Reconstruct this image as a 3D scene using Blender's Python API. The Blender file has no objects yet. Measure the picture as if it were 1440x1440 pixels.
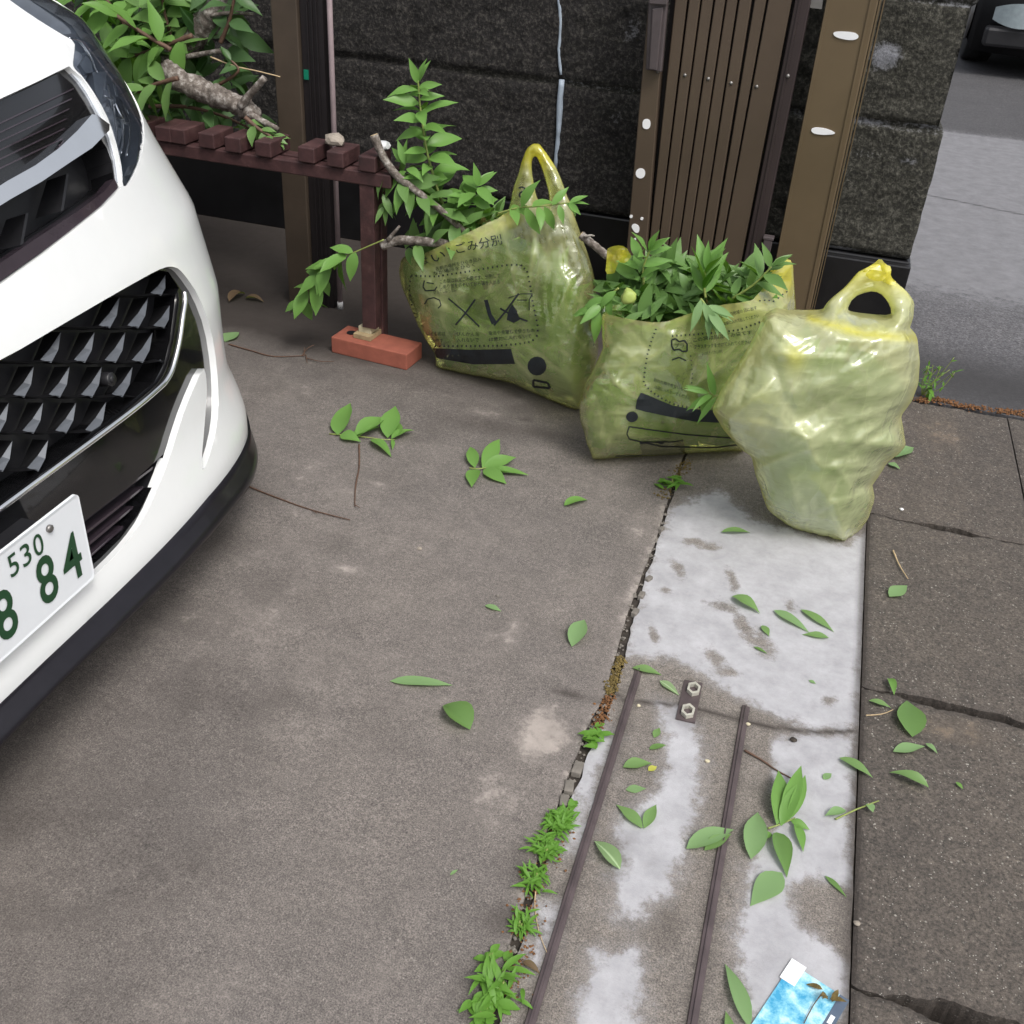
import bpy, math, random
import numpy as np
from mathutils import Vector, Matrix, noise
from mathutils.bvhtree import BVHTree
from mathutils.geometry import delaunay_2d_cdt
SC = bpy.context.scene
COL = SC.collection
R = math.radians
random.seed(7)

# ---------------------------------------------------------------- camera, sky, sun, exposure
CAM_H = 1.2
FOC, PITCH, ROLL, HEAD = 1451.0, R(33.24), -R(3.97), R(15.07)
cF = Vector((-math.sin(HEAD)*math.cos(PITCH), math.cos(HEAD)*math.cos(PITCH), -math.sin(PITCH)))
_r0 = Vector((math.cos(HEAD), math.sin(HEAD), 0)); _u0 = _r0.cross(cF)
cR = _r0*math.cos(ROLL) - _u0*math.sin(ROLL)
cU = _u0*math.cos(ROLL) + _r0*math.sin(ROLL)
cO = Vector((0, 0, CAM_H))
cam = bpy.data.cameras.new('camera'); camo = bpy.data.objects.new('camera', cam); COL.objects.link(camo)
cam.sensor_fit = 'HORIZONTAL'; cam.sensor_width = 36; cam.lens = 36*FOC/1440
cam.clip_start = 0.02; cam.clip_end = 500
m3 = Matrix((cR, cU, -cF)).transposed()
camo.matrix_world = Matrix.Translation(cO) @ m3.to_4x4()
SC.camera = camo
SUN_EL, SUN_AZ = R(58), R(-42)     # azimuth of the sun measured from +x towards +y
w = bpy.data.worlds.new('World'); SC.world = w; w.use_nodes = True
nt = w.node_tree; nt.nodes.clear()
sky = nt.nodes.new('ShaderNodeTexSky'); sky.sky_type = 'NISHITA'; sky.sun_disc = False
sky.sun_elevation = SUN_EL; sky.sun_rotation = R(90) - SUN_AZ
sky.air_density = 1.0; sky.dust_density = 6.0; sky.ozone_density = 1.0
hs = nt.nodes.new('ShaderNodeHueSaturation'); hs.inputs['Saturation'].default_value = 0.35
bg = nt.nodes.new('ShaderNodeBackground'); bg.inputs[1].default_value = 0.148
wo = nt.nodes.new('ShaderNodeOutputWorld')
nt.links.new(sky.outputs[0], hs.inputs['Color']); nt.links.new(hs.outputs[0], bg.inputs[0]); nt.links.new(bg.outputs[0], wo.inputs[0])
sd = bpy.data.lights.new('sun', 'SUN'); sd.energy = 1.05; sd.angle = R(16); sd.color = (1, 0.97, 0.93)
so = bpy.data.objects.new('sun', sd); COL.objects.link(so)
sdir = Vector((math.cos(SUN_EL)*math.cos(SUN_AZ), math.cos(SUN_EL)*math.sin(SUN_AZ), math.sin(SUN_EL)))
so.rotation_euler = sdir.to_track_quat('Z', 'Y').to_euler(); so.location = (3, -2, 6)
SC.view_settings.view_transform = 'Standard'; SC.view_settings.look = 'None'
SC.view_settings.gamma = 1; SC.view_settings.use_curve_mapping = False
SC.view_settings.exposure = 0.40
SC.cycles.transparent_max_bounces = 24; SC.cycles.max_bounces = 10; SC.cycles.transmission_bounces = 8

# ---------------------------------------------------------------- measuring helpers (a point of the photo laid on a real plane)
def ray(x, y):
    return (cF*FOC + cR*(x-720) - cU*(y-720)).normalized()
def G(x, y, z=0.0):
    d = ray(x, y); return cO + d*((z-CAM_H)/d.z)
def PY(x, y, Y):
    d = ray(x, y); return cO + d*(Y/d.y)
def PX(x, y, X):
    d = ray(x, y); return cO + d*(X/d.x)
def pxof(p):
    v = p - cO; z = v.dot(cF); return 720+FOC*v.dot(cR)/z, 720-FOC*v.dot(cU)/z
def fbm(x, y, z, o=4):
    return noise.fractal(Vector((x, y, z)), 1.0, 2.0, o)
def inpoly(x, y, P):
    c = False; j = len(P)-1
    for i in range(len(P)):
        xi, yi = P[i]; xj, yj = P[j]
        if (yi > y) != (yj > y) and x < (xj-xi)*(y-yi)/(yj-yi)+xi: c = not c
        j = i
    return c
def segdist(x, y, a, b):
    dx, dy = b[0]-a[0], b[1]-a[1]; L = dx*dx+dy*dy
    t = 0 if L == 0 else max(0, min(1, ((x-a[0])*dx+(y-a[1])*dy)/L))
    return math.hypot(x-a[0]-t*dx, y-a[1]-t*dy)
def pdist(x, y, P, closed=True):
    n = len(P); return min(segdist(x, y, P[i], P[(i+1) % n]) for i in range(n if closed else n-1))
def sstep(a, b, x):
    t = max(0, min(1, (x-a)/(b-a))); return t*t*(3-2*t)
def smooth_poly(P, it=1):
    for _ in range(it):
        Q = []
        for i in range(len(P)):
            a = P[i]; b = P[(i+1) % len(P)]
            Q.append((a[0]*.75+b[0]*.25, a[1]*.75+b[1]*.25)); Q.append((a[0]*.25+b[0]*.75, a[1]*.25+b[1]*.75))
        P = Q
    return P

# ---------------------------------------------------------------- object helpers
def props(o, label=None, cat=None, group=None, kind=None):
    if label: o['label'] = label
    if cat: o['category'] = cat
    if group: o['group'] = group
    if kind: o['kind'] = kind
    return o
ORI = {}
def thing(name, label, cat, loc, group=None, kind=None):
    o = bpy.data.objects.new(name, None); COL.objects.link(o); o.location = loc; o.empty_display_size = .05
    ORI[o] = Vector(loc); return props(o, label, cat, group, kind)
def mk(name, V, Fc, mats, parent=None, smooth=True, attrs=None, loc=None, mi=None):
    """links V, Fc (world coordinates) as one mesh object"""
    if parent is not None: org = ORI[parent]
    elif loc is not None: org = Vector(loc)
    else: org = Vector((0, 0, 0))
    me = bpy.data.meshes.new(name)
    me.from_pydata([(v[0]-org.x, v[1]-org.y, v[2]-org.z) for v in V], [], Fc)
    if not isinstance(mats, (list, tuple)): mats = [mats]
    for m in mats: me.materials.append(m)
    if mi: me.polygons.foreach_set('material_index', mi)
    me.polygons.foreach_set('use_smooth', [smooth]*len(me.polygons))
    if attrs:
        for k, vals in attrs.items():
            a = me.attributes.new(k, 'FLOAT', 'POINT'); a.data.foreach_set('value', vals)
    me.update()
    o = bpy.data.objects.new(name, me); COL.objects.link(o)
    if parent is not None: o.parent = parent
    else: o.location = org
    ORI[o] = org
    return o
def bevel(o, wd, seg=2):
    b = o.modifiers.new('bevel', 'BEVEL'); b.width = wd; b.segments = seg; b.limit_method = 'ANGLE'; b.angle_limit = R(40)
    return o
class Acc:
    def __init__(s): s.V = []; s.F = []; s.A = []; s.M = []; s.B = {}
    def add(s, V, Fc, a=0.0, m=0):
        n = len(s.V); s.V += [tuple(v) for v in V]; s.F += [tuple(i+n for i in f) for f in Fc]; s.A += [a]*len(V); s.M += [m]*len(Fc)
    def box(s, c, hx, hy, hz, ax=None, a=0.0, m=0):
        X, Y, Z = ax if ax else (Vector((1, 0, 0)), Vector((0, 1, 0)), Vector((0, 0, 1))); c = Vector(c)
        V = [c+X*hx*i+Y*hy*j+Z*hz*k for k in (-1, 1) for j in (-1, 1) for i in (-1, 1)]
        s.add(V, [(0, 2, 3, 1), (4, 5, 7, 6), (0, 1, 5, 4), (2, 6, 7, 3), (0, 4, 6, 2), (1, 3, 7, 5)], a, m)
    def hexa(s, P, a=0.0, m=0):   # P: 4 bottom (ccw) + 4 top
        s.add(P, [(3, 2, 1, 0), (4, 5, 6, 7), (0, 1, 5, 4), (1, 2, 6, 5), (2, 3, 7, 6), (3, 0, 4, 7)], a, m)
    def tube(s, pts, rad, n=8, a=0.0, m=0, rough=0.0, seed=0.0):
        pts = [Vector(p) for p in pts]; V = []; prev = None
        for i, p in enumerate(pts):
            t = (pts[min(i+1, len(pts)-1)]-pts[max(i-1, 0)]).normalized()
            if prev is None: u = t.orthogonal().normalized()
            else: u = (prev - t*prev.dot(t)).normalized()
            prev = u; v = t.cross(u); r = rad[i] if isinstance(rad, (list, tuple)) else rad
            for k in range(n):
                q = 2*math.pi*k/n; rr = r*(1+rough*noise.noise(Vector((q*1.1+seed, i*.7, seed))))
                V.append(p+u*math.cos(q)*rr+v*math.sin(q)*rr)
        Fc = []
        for i in range(len(pts)-1):
            for k in range(n):
                Fc.append((i*n+k, i*n+(k+1) % n, (i+1)*n+(k+1) % n, (i+1)*n+k))
        Fc.append(tuple(range(n))[::-1]); Fc.append(tuple((len(pts)-1)*n+k for k in range(n)))
        s.add(V, Fc, a, m)
    def build(s, name, mats, parent=None, smooth=False, loc=None, attr='rnd'):
        return mk(name, s.V, s.F, mats, parent, smooth, {attr: s.A, 'rib': [s.B.get(i, 0.0) for i in range(len(s.V))]} if s.B else {attr: s.A}, loc, s.M)
def resample(pts, n):
    pts = [Vector(p) for p in pts]; out = []
    N = len(pts)-1
    for i in range(n):
        t = i/(n-1)*N; k = min(int(t), N-1); f = t-k
        p0 = pts[max(k-1, 0)]; p1 = pts[k]; p2 = pts[k+1]; p3 = pts[min(k+2, N)]
        out.append(.5*((2*p1)+(p2-p0)*f+(2*p0-5*p1+4*p2-p3)*f*f+(3*p1-p0-3*p2+p3)*f**3))
    return out

# ---------------------------------------------------------------- materials
def newmat(name):
    m = bpy.data.materials.new(name); m.use_nodes = True
    n = m.node_tree; n.nodes.clear(); o = n.nodes.new('ShaderNodeOutputMaterial')
    b = n.nodes.new('ShaderNodeBsdfPrincipled'); n.links.new(b.outputs[0], o.inputs[0])
    return m, n, b, o
def N(nt, t, **kw):
    x = nt.nodes.new(t)
    for k, v in kw.items():
        if k.startswith('i_'):
            k2 = k[2:]; x.inputs[int(k2) if k2.isdigit() else k2].default_value = v
        else: setattr(x, k, v)
    return x
def coords(nt, scale=(1, 1, 1)):
    tc = N(nt, 'ShaderNodeTexCoord'); mp = N(nt, 'ShaderNodeMapping'); mp.inputs['Scale'].default_value = scale
    nt.links.new(tc.outputs['Object'], mp.inputs[0]); return mp.outputs[0]
def nz(nt, vec, scale, detail=4, rough=.6):
    x = N(nt, 'ShaderNodeTexNoise'); x.inputs['Scale'].default_value = scale; x.inputs['Detail'].default_value = detail; x.inputs['Roughness'].default_value = rough
    nt.links.new(vec, x.inputs['Vector']); return x.outputs[0]
def ramp(nt, fac, stops):
    x = N(nt, 'ShaderNodeValToRGB'); e = x.color_ramp.elements
    while len(e) < len(stops): e.new(.5)
    for i, (p, c) in enumerate(stops):
        e[i].position = p; e[i].color = (*c, 1) if len(c) == 3 else c
    nt.links.new(fac, x.inputs[0]); return x.outputs[0]
def mix(nt, fac, a, b, mode='MIX'):
    x = N(nt, 'ShaderNodeMix', data_type='RGBA', blend_type=mode)
    for s, v in ((0, fac), (6, a), (7, b)):
        if isinstance(v, bpy.types.NodeSocket): nt.links.new(v, x.inputs[s])
        elif s == 0: x.inputs[0].default_value = v
        else: x.inputs[s].default_value = (*v, 1)
    return x.outputs[2]
def math_(nt, op, a, b=0.0):
    x = N(nt, 'ShaderNodeMath', operation=op)
    for s, v in ((0, a), (1, b)):
        if isinstance(v, bpy.types.NodeSocket): nt.links.new(v, x.inputs[s])
        else: x.inputs[s].default_value = v
    return x.outputs[0]
def attr(nt, name):
    return N(nt, 'ShaderNodeAttribute', attribute_name=name).outputs['Fac']
def bump(nt, b, h, strength, dist=.002):
    x = N(nt, 'ShaderNodeBump'); x.inputs['Strength'].default_value = strength; x.inputs['Distance'].default_value = dist
    nt.links.new(h, x.inputs['Height']); nt.links.new(x.outputs[0], b.inputs['Normal']); return x
def setc(nt, b, c): nt.links.new(c, b.inputs['Base Color'])
def flat(name, col, rough=.5, metal=0, coat=0, var=.12, vs=30, bmp=0, bscale=200, spec=.5):
    m, nt, b, o = newmat(name); v = coords(nt)
    c = ramp(nt, nz(nt, v, vs), [(.3, tuple(x*(1-var) for x in col)), (.7, tuple(min(1, x*(1+var)) for x in col))])
    setc(nt, b, c); b.inputs['Roughness'].default_value = rough; b.inputs['Metallic'].default_value = metal
    b.inputs['Coat Weight'].default_value = coat; b.inputs['Coat Roughness'].default_value = .03; b.inputs['Specular IOR Level'].default_value = spec
    if bmp: bump(nt, b, nz(nt, v, bscale, 3), bmp)
    return m
M = {}
M['car_white'] = flat('car_white_paint', (.80, .82, .82), .35, 0, 1, .01)
M['piano'] = flat('piano_black', (.006, .006, .007), .12, 0, .6, .1)
M['plum'] = flat('dark_plum_gloss', (.035, .026, .034), .16, 0, .5, .1)
M['chrome'] = flat('chrome', (.95, .95, .94), .06, 1, 0, .02)
M['blackplastic'] = flat('black_plastic', (.012, .012, .014), .42, 0, 0, .2, bmp=.1, bscale=900)
M['lipblack'] = flat('gloss_black_lip', (.008, .007, .010), .28, 0, .12, .2, spec=.4)
M['bladegrey'] = flat('satin_grey_blade', (.11, .12, .135), .3, .3, 0, .1)
M['plate'] = flat('plate_white', (.74, .77, .80), .4, 0, 0, .02)
M['plategreen'] = flat('plate_green', (.010, .055, .020), .4)
M['bolt'] = flat('dull_bolt', (.25, .24, .23), .45, .8)
M['rubber'] = flat('tyre_rubber', (.02, .02, .02), .8)
M['tail'] = flat('dark_glass', (.02, .025, .03), .05, 0, 1)
M['lampgrey'] = flat('lamp_reflector', (.60, .64, .70), .25, .3)
M['lampdark'] = flat('lamp_housing', (.33, .37, .42), .3, .2)
M['brown'] = flat('brown_anodised', (.105, .078, .056), .38, .35, 0, .12, 3, bmp=.04)
M['brownpost'] = flat('bronze_post', (.155, .115, .068), .4, .4, 0, .14, 3, bmp=.04)
M['browndark'] = flat('dark_brown_metal', (.045, .033, .033), .4, .3, 0, .15, 6)
M['channel'] = flat('black_channel', (.014, .011, .012), .5, .2)
M['purplebox'] = flat('purple_brown_box', (.085, .07, .072), .45, .2)
M['postleft'] = flat('aged_brown_post', (.062, .046, .033), .5, .1, 0, .2, 8, bmp=.1)
M['pinkrod'] = flat('pale_pink_rod', (.33, .26, .27), .5)
M['tape'] = flat('white_tape', (.78, .79, .80), .5, 0, 0, .03)
M['green_tape'] = flat('green_tape', (.0, .16, .09), .5)
M['rail'] = flat('painted_rail', (.078, .060, .062), .45, .1, 0, .3, 20, bmp=.2, bscale=150)
M['brick'] = flat('red_brick', (.28, .085, .055), .85, 0, 0, .15, 25, bmp=.3, bscale=300)
M['shim'] = flat('weathered_plywood', (.30, .23, .13), .8, 0, 0, .2, 60)
M['shim2'] = flat('cream_wood', (.52, .47, .33), .8, 0, 0, .1, 60)
M['stone'] = flat('pebble', (.27, .235, .195), .8, 0, 0, .25, 40, bmp=.3, bscale=120)
M['chip'] = flat('mortar_chip', (.17, .155, .135), .95, 0, 0, .35, 30, bmp=.5, bscale=200)
M['soil'] = flat('dark_soil', (.040, .033, .027), 1, 0, 0, .5, 60, bmp=.8, bscale=120)
M['meshblack'] = flat('matt_black_mesh', (.006, .006, .007), .5, 0, 0, .2, spec=.3)
M['print'] = flat('bag_print_ink', (.012, .016, .02), .45)
M['peach'] = flat('green_fruit', (.30, .38, .09), .55, 0, 0, .15, 60)
M['cutwood'] = flat('cut_wood', (.45, .34, .2), .8, 0, 0, .15, 100)
M['twig'] = flat('reddish_twig', (.10, .055, .035), .7, 0, 0, .3, 80)
M['stem'] = flat('green_stem', (.22, .27, .07), .5, 0, 0, .2, 80)
M['cap'] = flat('white_cap', (.5, .5, .5), .5)

def woodred():
    m, nt, b, o = newmat('maroon_painted_wood'); v = coords(nt, (1, 1, 1))
    c = ramp(nt, nz(nt, v, 22, 6, .7), [(.3, (.026, .012, .012)), (.55, (.055, .023, .023)), (.78, (.11, .06, .055))])
    setc(nt, b, c); b.inputs['Roughness'].default_value = .6; bump(nt, b, nz(nt, coords(nt, (30, 4, 30)), 12, 4), .4, .002); return m
M['woodred'] = woodred()
def bark():
    m, nt, b, o = newmat('bark'); v = coords(nt)
    h = nz(nt, v, 60, 6, .7)
    c = ramp(nt, h, [(.32, (.035, .026, .02)), (.5, (.14, .118, .10)), (.66, (.38, .355, .325))])
    setc(nt, b, c); b.inputs['Roughness'].default_value = .85; bump(nt, b, h, .9, .004); return m
M['bark'] = bark()
def leafmat(name, top1, top2, under, rough=.38):
    m, nt, b, o = newmat(name); r = attr(nt, 'rnd')
    v = coords(nt)
    c1 = mix(nt, r, top1, top2)
    c1 = mix(nt, math_(nt, 'MULTIPLY', nz(nt, v, 35, 2), .45), c1, tuple(x*.45 for x in top1))
    rb = attr(nt, 'rib'); ribf = math_(nt, 'MULTIPLY', ramp(nt, rb, [(.80, (0, 0, 0)), (.97, (1, 1, 1))]), .55)
    wv_ = N(nt, 'ShaderNodeTexWave', wave_type='BANDS'); wv_.inputs['Scale'].default_value = 60; wv_.inputs['Distortion'].default_value = 2; nt.links.new(v, wv_.inputs['Vector'])
    c1 = mix(nt, ribf, c1, tuple(min(1, x*1.6+.06) for x in top2))
    geo = N(nt, 'ShaderNodeNewGeometry')
    c = mix(nt, geo.outputs['Backfacing'], c1, under)
    setc(nt, b, c); b.inputs['Roughness'].default_value = rough; b.inputs['Specular IOR Level'].default_value = .3
    tr = N(nt, 'ShaderNodeBsdfTranslucent'); mx = N(nt, 'ShaderNodeMixShader'); mx.inputs[0].default_value = .28
    nt.links.new(mix(nt, .5, c, (.25, .5, .04)), tr.inputs[0])
    nt.links.new(b.outputs[0], mx.inputs[1]); nt.links.new(tr.outputs[0], mx.inputs[2]); nt.links.new(mx.outputs[0], o.inputs[0])
    bump(nt, b, nz(nt, v, 260, 2), .12, .001)
    return m
M['leaf'] = leafmat('peach_leaf', (.030, .100, .010), (.080, .20, .022), (.13, .24, .07))
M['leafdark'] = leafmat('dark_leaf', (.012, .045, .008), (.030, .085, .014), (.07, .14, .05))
M['leafbright'] = leafmat('bright_leaf', (.045, .155, .010), (.11, .26, .025), (.15, .30, .07))
M['leafpale'] = leafmat('pale_leaf_underside', (.23, .35, .16), (.34, .46, .25), (.20, .33, .14), .6)
M['leafbag'] = leafmat('bagged_leaf', (.02, .10, .006), (.13, .33, .035), (.14, .30, .06))
M['leafmid'] = leafmat('mid_green_leaf', (.085, .20, .040), (.17, .31, .08), (.17, .29, .10))
M['weed'] = leafmat('weed_leaf', (.07, .21, .012), (.14, .31, .025), (.12, .27, .04), .5)
M['brownleaf'] = leafmat('dead_leaf', (.10, .045, .02), (.2, .10, .05), (.15, .1, .06), .7)
M['moss'] = flat('dry_moss', (.13, .095, .03), 1, 0, 0, .5, 120, bmp=1, bscale=300)
M['mossred'] = flat('red_brown_moss', (.16, .075, .03), 1, 0, 0, .5, 120, bmp=1, bscale=300)

def concrete(name, dark, light, white, grit=0.0, stain=(.035, .028, .024), rough=.85, gs=430, bm=.45):
    m, nt, b, o = newmat(name); v = coords(nt)
    fine = nz(nt, v, gs, 4, .8); med = nz(nt, v, 22, 7, .75); big = nz(nt, v, 2.6, 4, .6)
    c = ramp(nt, med, [(.25, dark), (.75, light)])
    c = mix(nt, .85, c, ramp(nt, fine, [(.32, (.06, .06, .06)), (.5, (.50, .495, .49)), (.68, (1, .98, .96))]), 'OVERLAY')
    c = mix(nt, .45, c, ramp(nt, big, [(.3, (.36, .36, .37)), (.7, (.64, .63, .61))]), 'OVERLAY')
    vo = N(nt, 'ShaderNodeTexVoronoi'); vo.inputs['Scale'].default_value = 210; nt.links.new(v, vo.inputs['Vector'])
    dots = ramp(nt, vo.outputs['Distance'], [(.12, (1, 1, 1)), (.22, (0, 0, 0))])
    sel = ramp(nt, nz(nt, v, 60, 2), [(.5, (0, 0, 0)), (.62, (1, 1, 1))])
    mg = ramp(nt, nz(nt, v, 120, 3, .7), [(.30, (.30, .30, .30)), (.5, (.5, .5, .5)), (.70, (.72, .71, .70))]); c = mix(nt, .6, c, mg, 'OVERLAY')
    vo2 = N(nt, 'ShaderNodeTexVoronoi'); vo2.inputs['Scale'].default_value = 95; nt.links.new(v, vo2.inputs['Vector'])
    d2 = ramp(nt, vo2.outputs['Distance'], [(.10, (1, 1, 1)), (.20, (0, 0, 0))]); s2 = ramp(nt, nz(nt, v, 37, 2), [(.48, (0, 0, 0)), (.60, (1, 1, 1))])
    if grit: c = mix(nt, math_(nt, 'MULTIPLY', math_(nt, 'MULTIPLY', d2, s2), grit*.8), c, (.38, .36, .32))
    if grit: c = mix(nt, math_(nt, 'MULTIPLY', math_(nt, 'MULTIPLY', dots, sel), grit), c, (.42, .40, .36))
    # white bloom, ragged edges
    wv = attr(nt, 'white'); n1 = nz(nt, v, 26, 8, .78)
    e = math_(nt, 'ADD', wv, math_(nt, 'MULTIPLY', math_(nt, 'SUBTRACT', n1, .5), 2.0))
    wf = ramp(nt, e, [(.40, (0, 0, 0)), (.72, (1, 1, 1))])
    wf = math_(nt, 'MULTIPLY', wf, ramp(nt, nz(nt, v, 55, 5, .7), [(.30, (.80, .80, .80)), (.5, (1, 1, 1))]))
    wc = mix(nt, ramp(nt, nz(nt, v, 16, 6, .7), [(.3, (0, 0, 0)), (.7, (1, 1, 1))]), tuple(min(1, x*1.08) for x in white), tuple(x*.74 for x in white))
    halo = math_(nt, 'MULTIPLY', ramp(nt, math_(nt, 'ADD', wv, math_(nt, 'MULTIPLY', math_(nt, 'SUBTRACT', n1, .5), 1.2)), [(.08, (0, 0, 0)), (.7, (1, 1, 1))]), .35)
    c = mix(nt, halo, c, wc)
    c = mix(nt, wf, c, wc)
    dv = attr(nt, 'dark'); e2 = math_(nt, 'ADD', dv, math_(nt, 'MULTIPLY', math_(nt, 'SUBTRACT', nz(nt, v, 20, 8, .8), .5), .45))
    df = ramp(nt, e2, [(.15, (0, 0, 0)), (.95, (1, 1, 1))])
    c = mix(nt, df, c, stain)  # stain tint; on the driveway it carries painted shade too
    setc(nt, b, c)
    nt.links.new(ramp(nt, med, [(.3, (rough-.12,)*3), (.7, (rough+.08,)*3)]), b.inputs['Roughness'])
    hh = math_(nt, 'ADD', fine, math_(nt, 'MULTIPLY', nz(nt, v, 700, 2), .6))
    bump(nt, b, hh, bm, .0015)
    return m
M['drive'] = concrete('driveway_concrete', (.106, .096, .089), (.166, .150, .140), (.36, .32, .29), .45)
M['strip'] = concrete('threshold_concrete', (.115, .103, .092), (.20, .182, .165), (.40, .40, .42), .5)
M['lid'] = concrete('gutter_cover_concrete', (.052, .045, .039), (.105, .091, .078), (.20, .155, .115), 1.0, rough=.8, gs=230, bm=1.0)
M['asphalt'] = concrete('asphalt', (.060, .060, .066), (.115, .115, .124), (.185, .185, .196), .6, stain=(.03, .029, .03), gs=150, bm=.9)

def wallmat():
    m, nt, b, o = newmat('sooty_block_stone'); v = coords(nt)
    h = nz(nt, v, 85, 6, .78); med = nz(nt, v, 9, 5, .65)
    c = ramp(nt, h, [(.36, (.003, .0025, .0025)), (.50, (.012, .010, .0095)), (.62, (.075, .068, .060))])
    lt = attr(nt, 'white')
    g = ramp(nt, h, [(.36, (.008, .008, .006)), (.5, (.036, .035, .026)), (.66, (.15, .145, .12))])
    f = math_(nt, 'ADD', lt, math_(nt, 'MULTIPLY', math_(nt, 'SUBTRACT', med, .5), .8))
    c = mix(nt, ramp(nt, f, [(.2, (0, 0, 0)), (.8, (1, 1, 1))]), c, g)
    dv = attr(nt, 'dark')
    f2 = math_(nt, 'ADD', dv, math_(nt, 'MULTIPLY', math_(nt, 'SUBTRACT', h, .5), 1.2))
    c = mix(nt, ramp(nt, f2, [(.5, (0, 0, 0)), (.8, (1, 1, 1))]), c, (.26, .27, .30))
    setc(nt, b, c); b.inputs['Roughness'].default_value = .8
    bump(nt, b, h, 1.0, .012); return m
M['wall'] = wallmat()
M['foundation'] = flat('tarred_foundation', (.006, .006, .007), .35, 0, .1, .4, 12, bmp=.3, bscale=40)
M['caulk'] = flat('pale_blue_caulk', (.34, .40, .47), .5, 0, 0, .2, 30)

def bagmat(name, op=.15, haze=(.95, .96, .54), tint=(.95, .97, .60)):
    m, nt, b, o = newmat(name)
    v = coords(nt)
    n1 = N(nt, 'ShaderNodeTexNoise'); n1.inputs['Scale'].default_value = 7; n1.inputs['Detail'].default_value = 3; n1.inputs['Roughness'].default_value = .5; n1.inputs['Distortion'].default_value = .5
    nt.links.new(coords(nt, (1.6, 1.6, .6)), n1.inputs['Vector'])
    ridge = math_(nt, 'ABSOLUTE', math_(nt, 'SUBTRACT', n1.outputs[0], .5))
    n2 = N(nt, 'ShaderNodeTexNoise'); n2.inputs['Scale'].default_value = 16; n2.inputs['Detail'].default_value = 2
    mp = N(nt, 'ShaderNodeMapping'); mp.inputs['Rotation'].default_value = (0, .7, 0); mp.inputs['Scale'].default_value = (.5, 1, 2.2); nt.links.new(v, mp.inputs[0]); nt.links.new(mp.outputs[0], n2.inputs['Vector'])
    r2 = math_(nt, 'ABSOLUTE', math_(nt, 'SUBTRACT', n2.outputs[0], .5))
    h = math_(nt, 'ADD', math_(nt, 'MULTIPLY', ridge, -2.0), math_(nt, 'MULTIPLY', r2, -.8))
    bp = N(nt, 'ShaderNodeBump'); bp.inputs['Strength'].default_value = .6; bp.inputs['Distance'].default_value = .008; nt.links.new(h, bp.inputs['Height'])
    crease = ramp(nt, math_(nt, 'MINIMUM', ridge, math_(nt, 'MULTIPLY', r2, 1.5)), [(0, (1, 1, 1)), (.018, (0, 0, 0))])
    yel = attr(nt, 'yel')
    dif = N(nt, 'ShaderNodeBsdfDiffuse'); nt.links.new(mix(nt, yel, haze, (.80, .74, .10)), dif.inputs[0]); nt.links.new(bp.outputs[0], dif.inputs['Normal'])
    trl = N(nt, 'ShaderNodeBsdfTranslucent'); nt.links.new(mix(nt, yel, (.88, .93, .40), (.97, .92, .12)), trl.inputs[0]); nt.links.new(bp.outputs[0], trl.inputs['Normal'])
    m1 = N(nt, 'ShaderNodeMixShader'); m1.inputs[0].default_value = .45; nt.links.new(dif.outputs[0], m1.inputs[1]); nt.links.new(trl.outputs[0], m1.inputs[2])
    tp = N(nt, 'ShaderNodeBsdfTransparent'); nt.links.new(mix(nt, yel, tint, (.88, .80, .15)), tp.inputs[0])
    m2 = N(nt, 'ShaderNodeMixShader')
    cloud = ramp(nt, nz(nt, v, 6, 3, .55), [(.35, (0, 0, 0)), (.65, (1, 1, 1))])
    fold = attr(nt, 'fold')
    opf = math_(nt, 'ADD', math_(nt, 'ADD', math_(nt, 'MULTIPLY', cloud, .28), math_(nt, 'MULTIPLY', fold, .14)), math_(nt, 'ADD', math_(nt, 'MULTIPLY', crease, .05), math_(nt, 'ADD', op-.10, math_(nt, 'MULTIPLY', yel, .45))))
    nt.links.new(math_(nt, 'MINIMUM', opf, .93), m2.inputs[0]); nt.links.new(tp.outputs[0], m2.inputs[1]); nt.links.new(m1.outputs[0], m2.inputs[2])
    gl = N(nt, 'ShaderNodeBsdfGlossy'); gl.inputs['Roughness'].default_value = .13; gl.inputs[0].default_value = (.95, 1, .93, 1); nt.links.new(bp.outputs[0], gl.inputs['Normal'])
    fr = N(nt, 'ShaderNodeFresnel'); fr.inputs[0].default_value = 1.5; nt.links.new(bp.outputs[0], fr.inputs['Normal'])
    m3_ = N(nt, 'ShaderNodeMixShader'); nt.links.new(math_(nt, 'MINIMUM', math_(nt, 'MULTIPLY', fr.outputs[0], 2.2), .5), m3_.inputs[0])
    nt.links.new(m2.outputs[0], m3_.inputs[1]); nt.links.new(gl.outputs[0], m3_.inputs[2]); nt.links.new(m3_.outputs[0], o.inputs[0])
    return m
M['bag'] = bagmat('yellow_polythene')
M['bagc'] = bagmat('cloudy_yellow_polythene', op=.46, haze=(.96, .97, .60))
def clearlens():
    m, nt, b, o = newmat('lamp_lens')
    tp = N(nt, 'ShaderNodeBsdfTransparent'); tp.inputs[0].default_value = (.88, .91, .95, 1)
    gl = N(nt, 'ShaderNodeBsdfGlossy'); gl.inputs['Roughness'].default_value = .04
    fr = N(nt, 'ShaderNodeFresnel'); fr.inputs[0].default_value = 1.6
    mx = N(nt, 'ShaderNodeMixShader'); nt.links.new(math_(nt, 'MULTIPLY', fr.outputs[0], 1.4), mx.inputs[0]); nt.links.new(tp.outputs[0], mx.inputs[1]); nt.links.new(gl.outputs[0], mx.inputs[2]); nt.links.new(mx.outputs[0], o.inputs[0])
    return m
M['lens'] = clearlens()
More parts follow.
